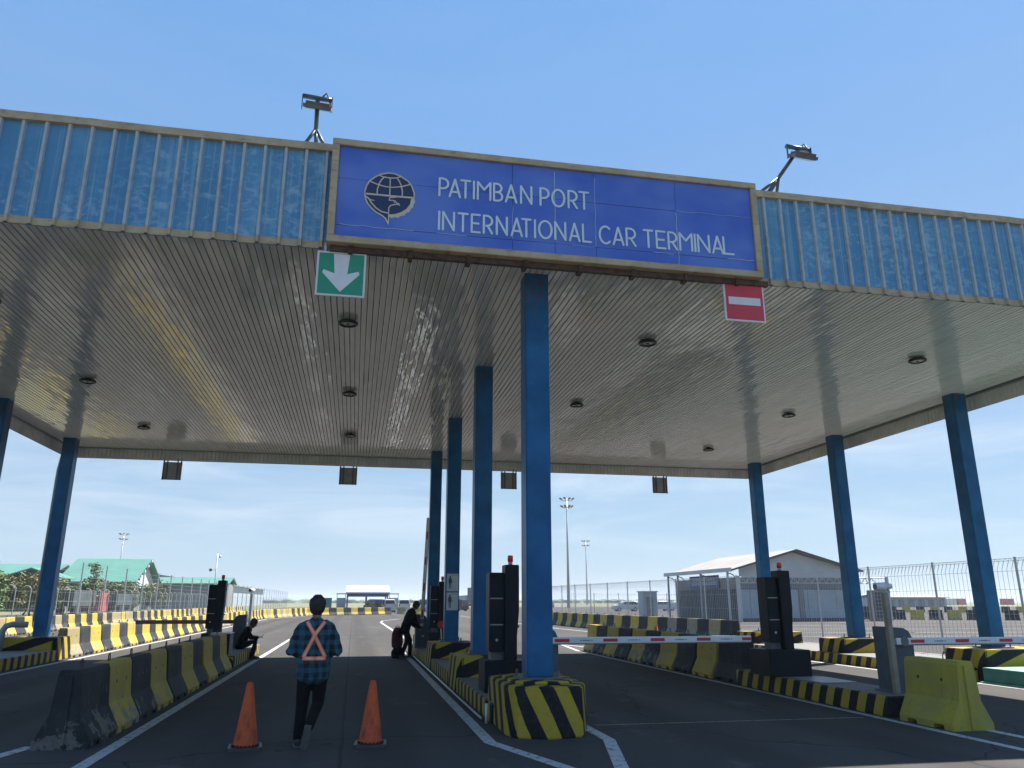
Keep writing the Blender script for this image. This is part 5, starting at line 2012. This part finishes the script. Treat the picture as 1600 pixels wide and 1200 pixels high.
car('white van parked rear on, left of the pair before the distant toll gate', (5.2, 122, 0), R(4), 'carwhite')
car('silver-white van parked rear on, right of the pair before the toll gate', (7.6, 123, 0), R(-3), 'carwhite')
car('dark van half hidden left of the two white vans', (3.2, 126, 0), R(25), 'cardark')
for k, (x_, y_, p, lab) in enumerate(((11.2, 128, 'carsilver', 'grey van leading the parked row left of the bending person'), (13.0, 130, 'cardark', 'dark van second in the parked row behind the bending person'),
                                      (14.9, 132, 'carsilver', 'silver van third in the parked row behind the bending person'), (17.0, 134, 'cardark', 'dark van last in the parked row behind the raised boom'))):
    car(lab, (x_, y_, 0), R(35), p, 'van')
car('dark car far off between the second column and the front kiosk', (31.5, 176, 0), R(80), 'cardark', 'suv')
car('dark car far off just left of the front column', (38.0, 160, 0), R(60), 'cardark', 'suv')
for k, (x_, y_, r_) in enumerate(((43.5, 125, 88), (49.6, 126, 92), (54.6, 130, 90), (57.8, 124, 88), (62.2, 127, 90))):
    car(f'white car parked side on in the yard behind the right fence, {ORD[k]} from the left', (x_, y_, 0), R(r_), 'carwhite', 'suv')
tk = thing('box_truck', 'white box truck far off between the second and third middle columns', 'truck', (22.5, 148, 0), R(75))
MB().box(-1.2, 1.2, -3.6, 1.6, 1.15, 4.0).build('cargo_box', 'bgrey', tk, bevel=.04)
MB().loft([[(x_, 1.75, .6), (x_, 3.5, .6), (x_, 3.55, 1.6), (x_, 3.2, 2.55), (x_, 1.75, 2.65)] for x_ in (-1.1, 1.1)]).build('cab', 'carwhite', tk, bevel=.05)
MB().add([(-.98, 3.57, 1.65), (.98, 3.57, 1.65), (.92, 3.27, 2.45), (-.92, 3.27, 2.45)], [(0, 1, 2, 3)]).build('windscreen', 'glass', tk)
MB().box(-.5, .5, -3.5, 3.2, .7, 1.1).build('chassis', 'blackp', tk)
for sx in (-1, 1):
    for yy in (-2.4, -1.3, 2.5):
        MB().cyl((sx * .8, yy, .5), (sx * 1.12, yy, .5), .5, n=14).build('wheel', 'tyre', tk)

# ------------------------------------------------------------------ far shore of the yard on the right
wh = thing('yard_warehouse', 'long low blue-grey warehouse on the skyline beyond the right yard', 'building', (150, 195, 0))
m = MB()
gable_roof(m, 138, 158, 190, 204, 2.6, 3.3, 'X', .15)
m.build('roof', 'bgrey', wh, world=True)
MB().box(138.5, 157.5, 191, 203, 0, 2.5).build('wall', 'bblue', wh, world=True)
for k in range(6):
    MB().box(140 + k * 3, 141.8 + k * 3, 190.9, 190.99, 0, 2.0).build('door', 'bgrey', wh, world=True)
for k, (x_, y_, p_, rz_) in enumerate(((118, 150, 'contred', 20), (126, 152, 'bwhite', 15), (132, 156, 'contred', 25), (141, 158, 'bwhite', 10), (148, 160, 'contred', 18), (112, 146, 'bdark', 30))):
    c = thing('yard_container', f'{["red", "white", "red", "white", "red", "dark"][k]} container low on the skyline behind the right column, {ORD[k]} of six', 'container', (x_ * 1.75, y_ * 1.75, 0), R(rz_), 'containers on the far yard')
    MB().box(-3, 3, -1.2, 1.2, .1, 2.5).build('body', p_, c, bevel=.03)
    MB().box(-2.9, -2.7, -1.24, -1.201, .2, 2.4).box(2.7, 2.9, -1.24, -1.201, .2, 2.4).build('corner_posts', 'bgrey', c)
yp = thing('yard_flag_pole', 'thin pole with a small dark flag on the skyline right of the right column', 'pole', (82, 92, 0))
MB().cyl((0, 0, 0), (0, 0, 2.9), .06, .04, 8).build('pole', 'galv', yp, True)
MB().box(.05, .75, -.01, .01, 2.35, 2.8).build('flag', 'slate', yp)

# ------------------------------------------------------------------ thin sea haze over the whole place
hm = bpy.data.materials.new('haze_air')
hm.use_nodes = True
ht = hm.node_tree
for n_ in list(ht.nodes):
    ht.nodes.remove(n_)
pv = nd(ht, 'ShaderNodeVolumePrincipled', {}, {'Color': (.80, .88, 1.0, 1), 'Density': .0003, 'Anisotropy': .2})
ho = nd(ht, 'ShaderNodeOutputMaterial', {}, {'Volume': pv.outputs[0]})
hz = MB().box(-3100, 3100, -500, 5100, -1.7, 31.5)
MAT['haze'] = hm
tag(hz.build('haze', 'haze'), 'thin pale haze in the air over the port', 'haze', kind='stuff')
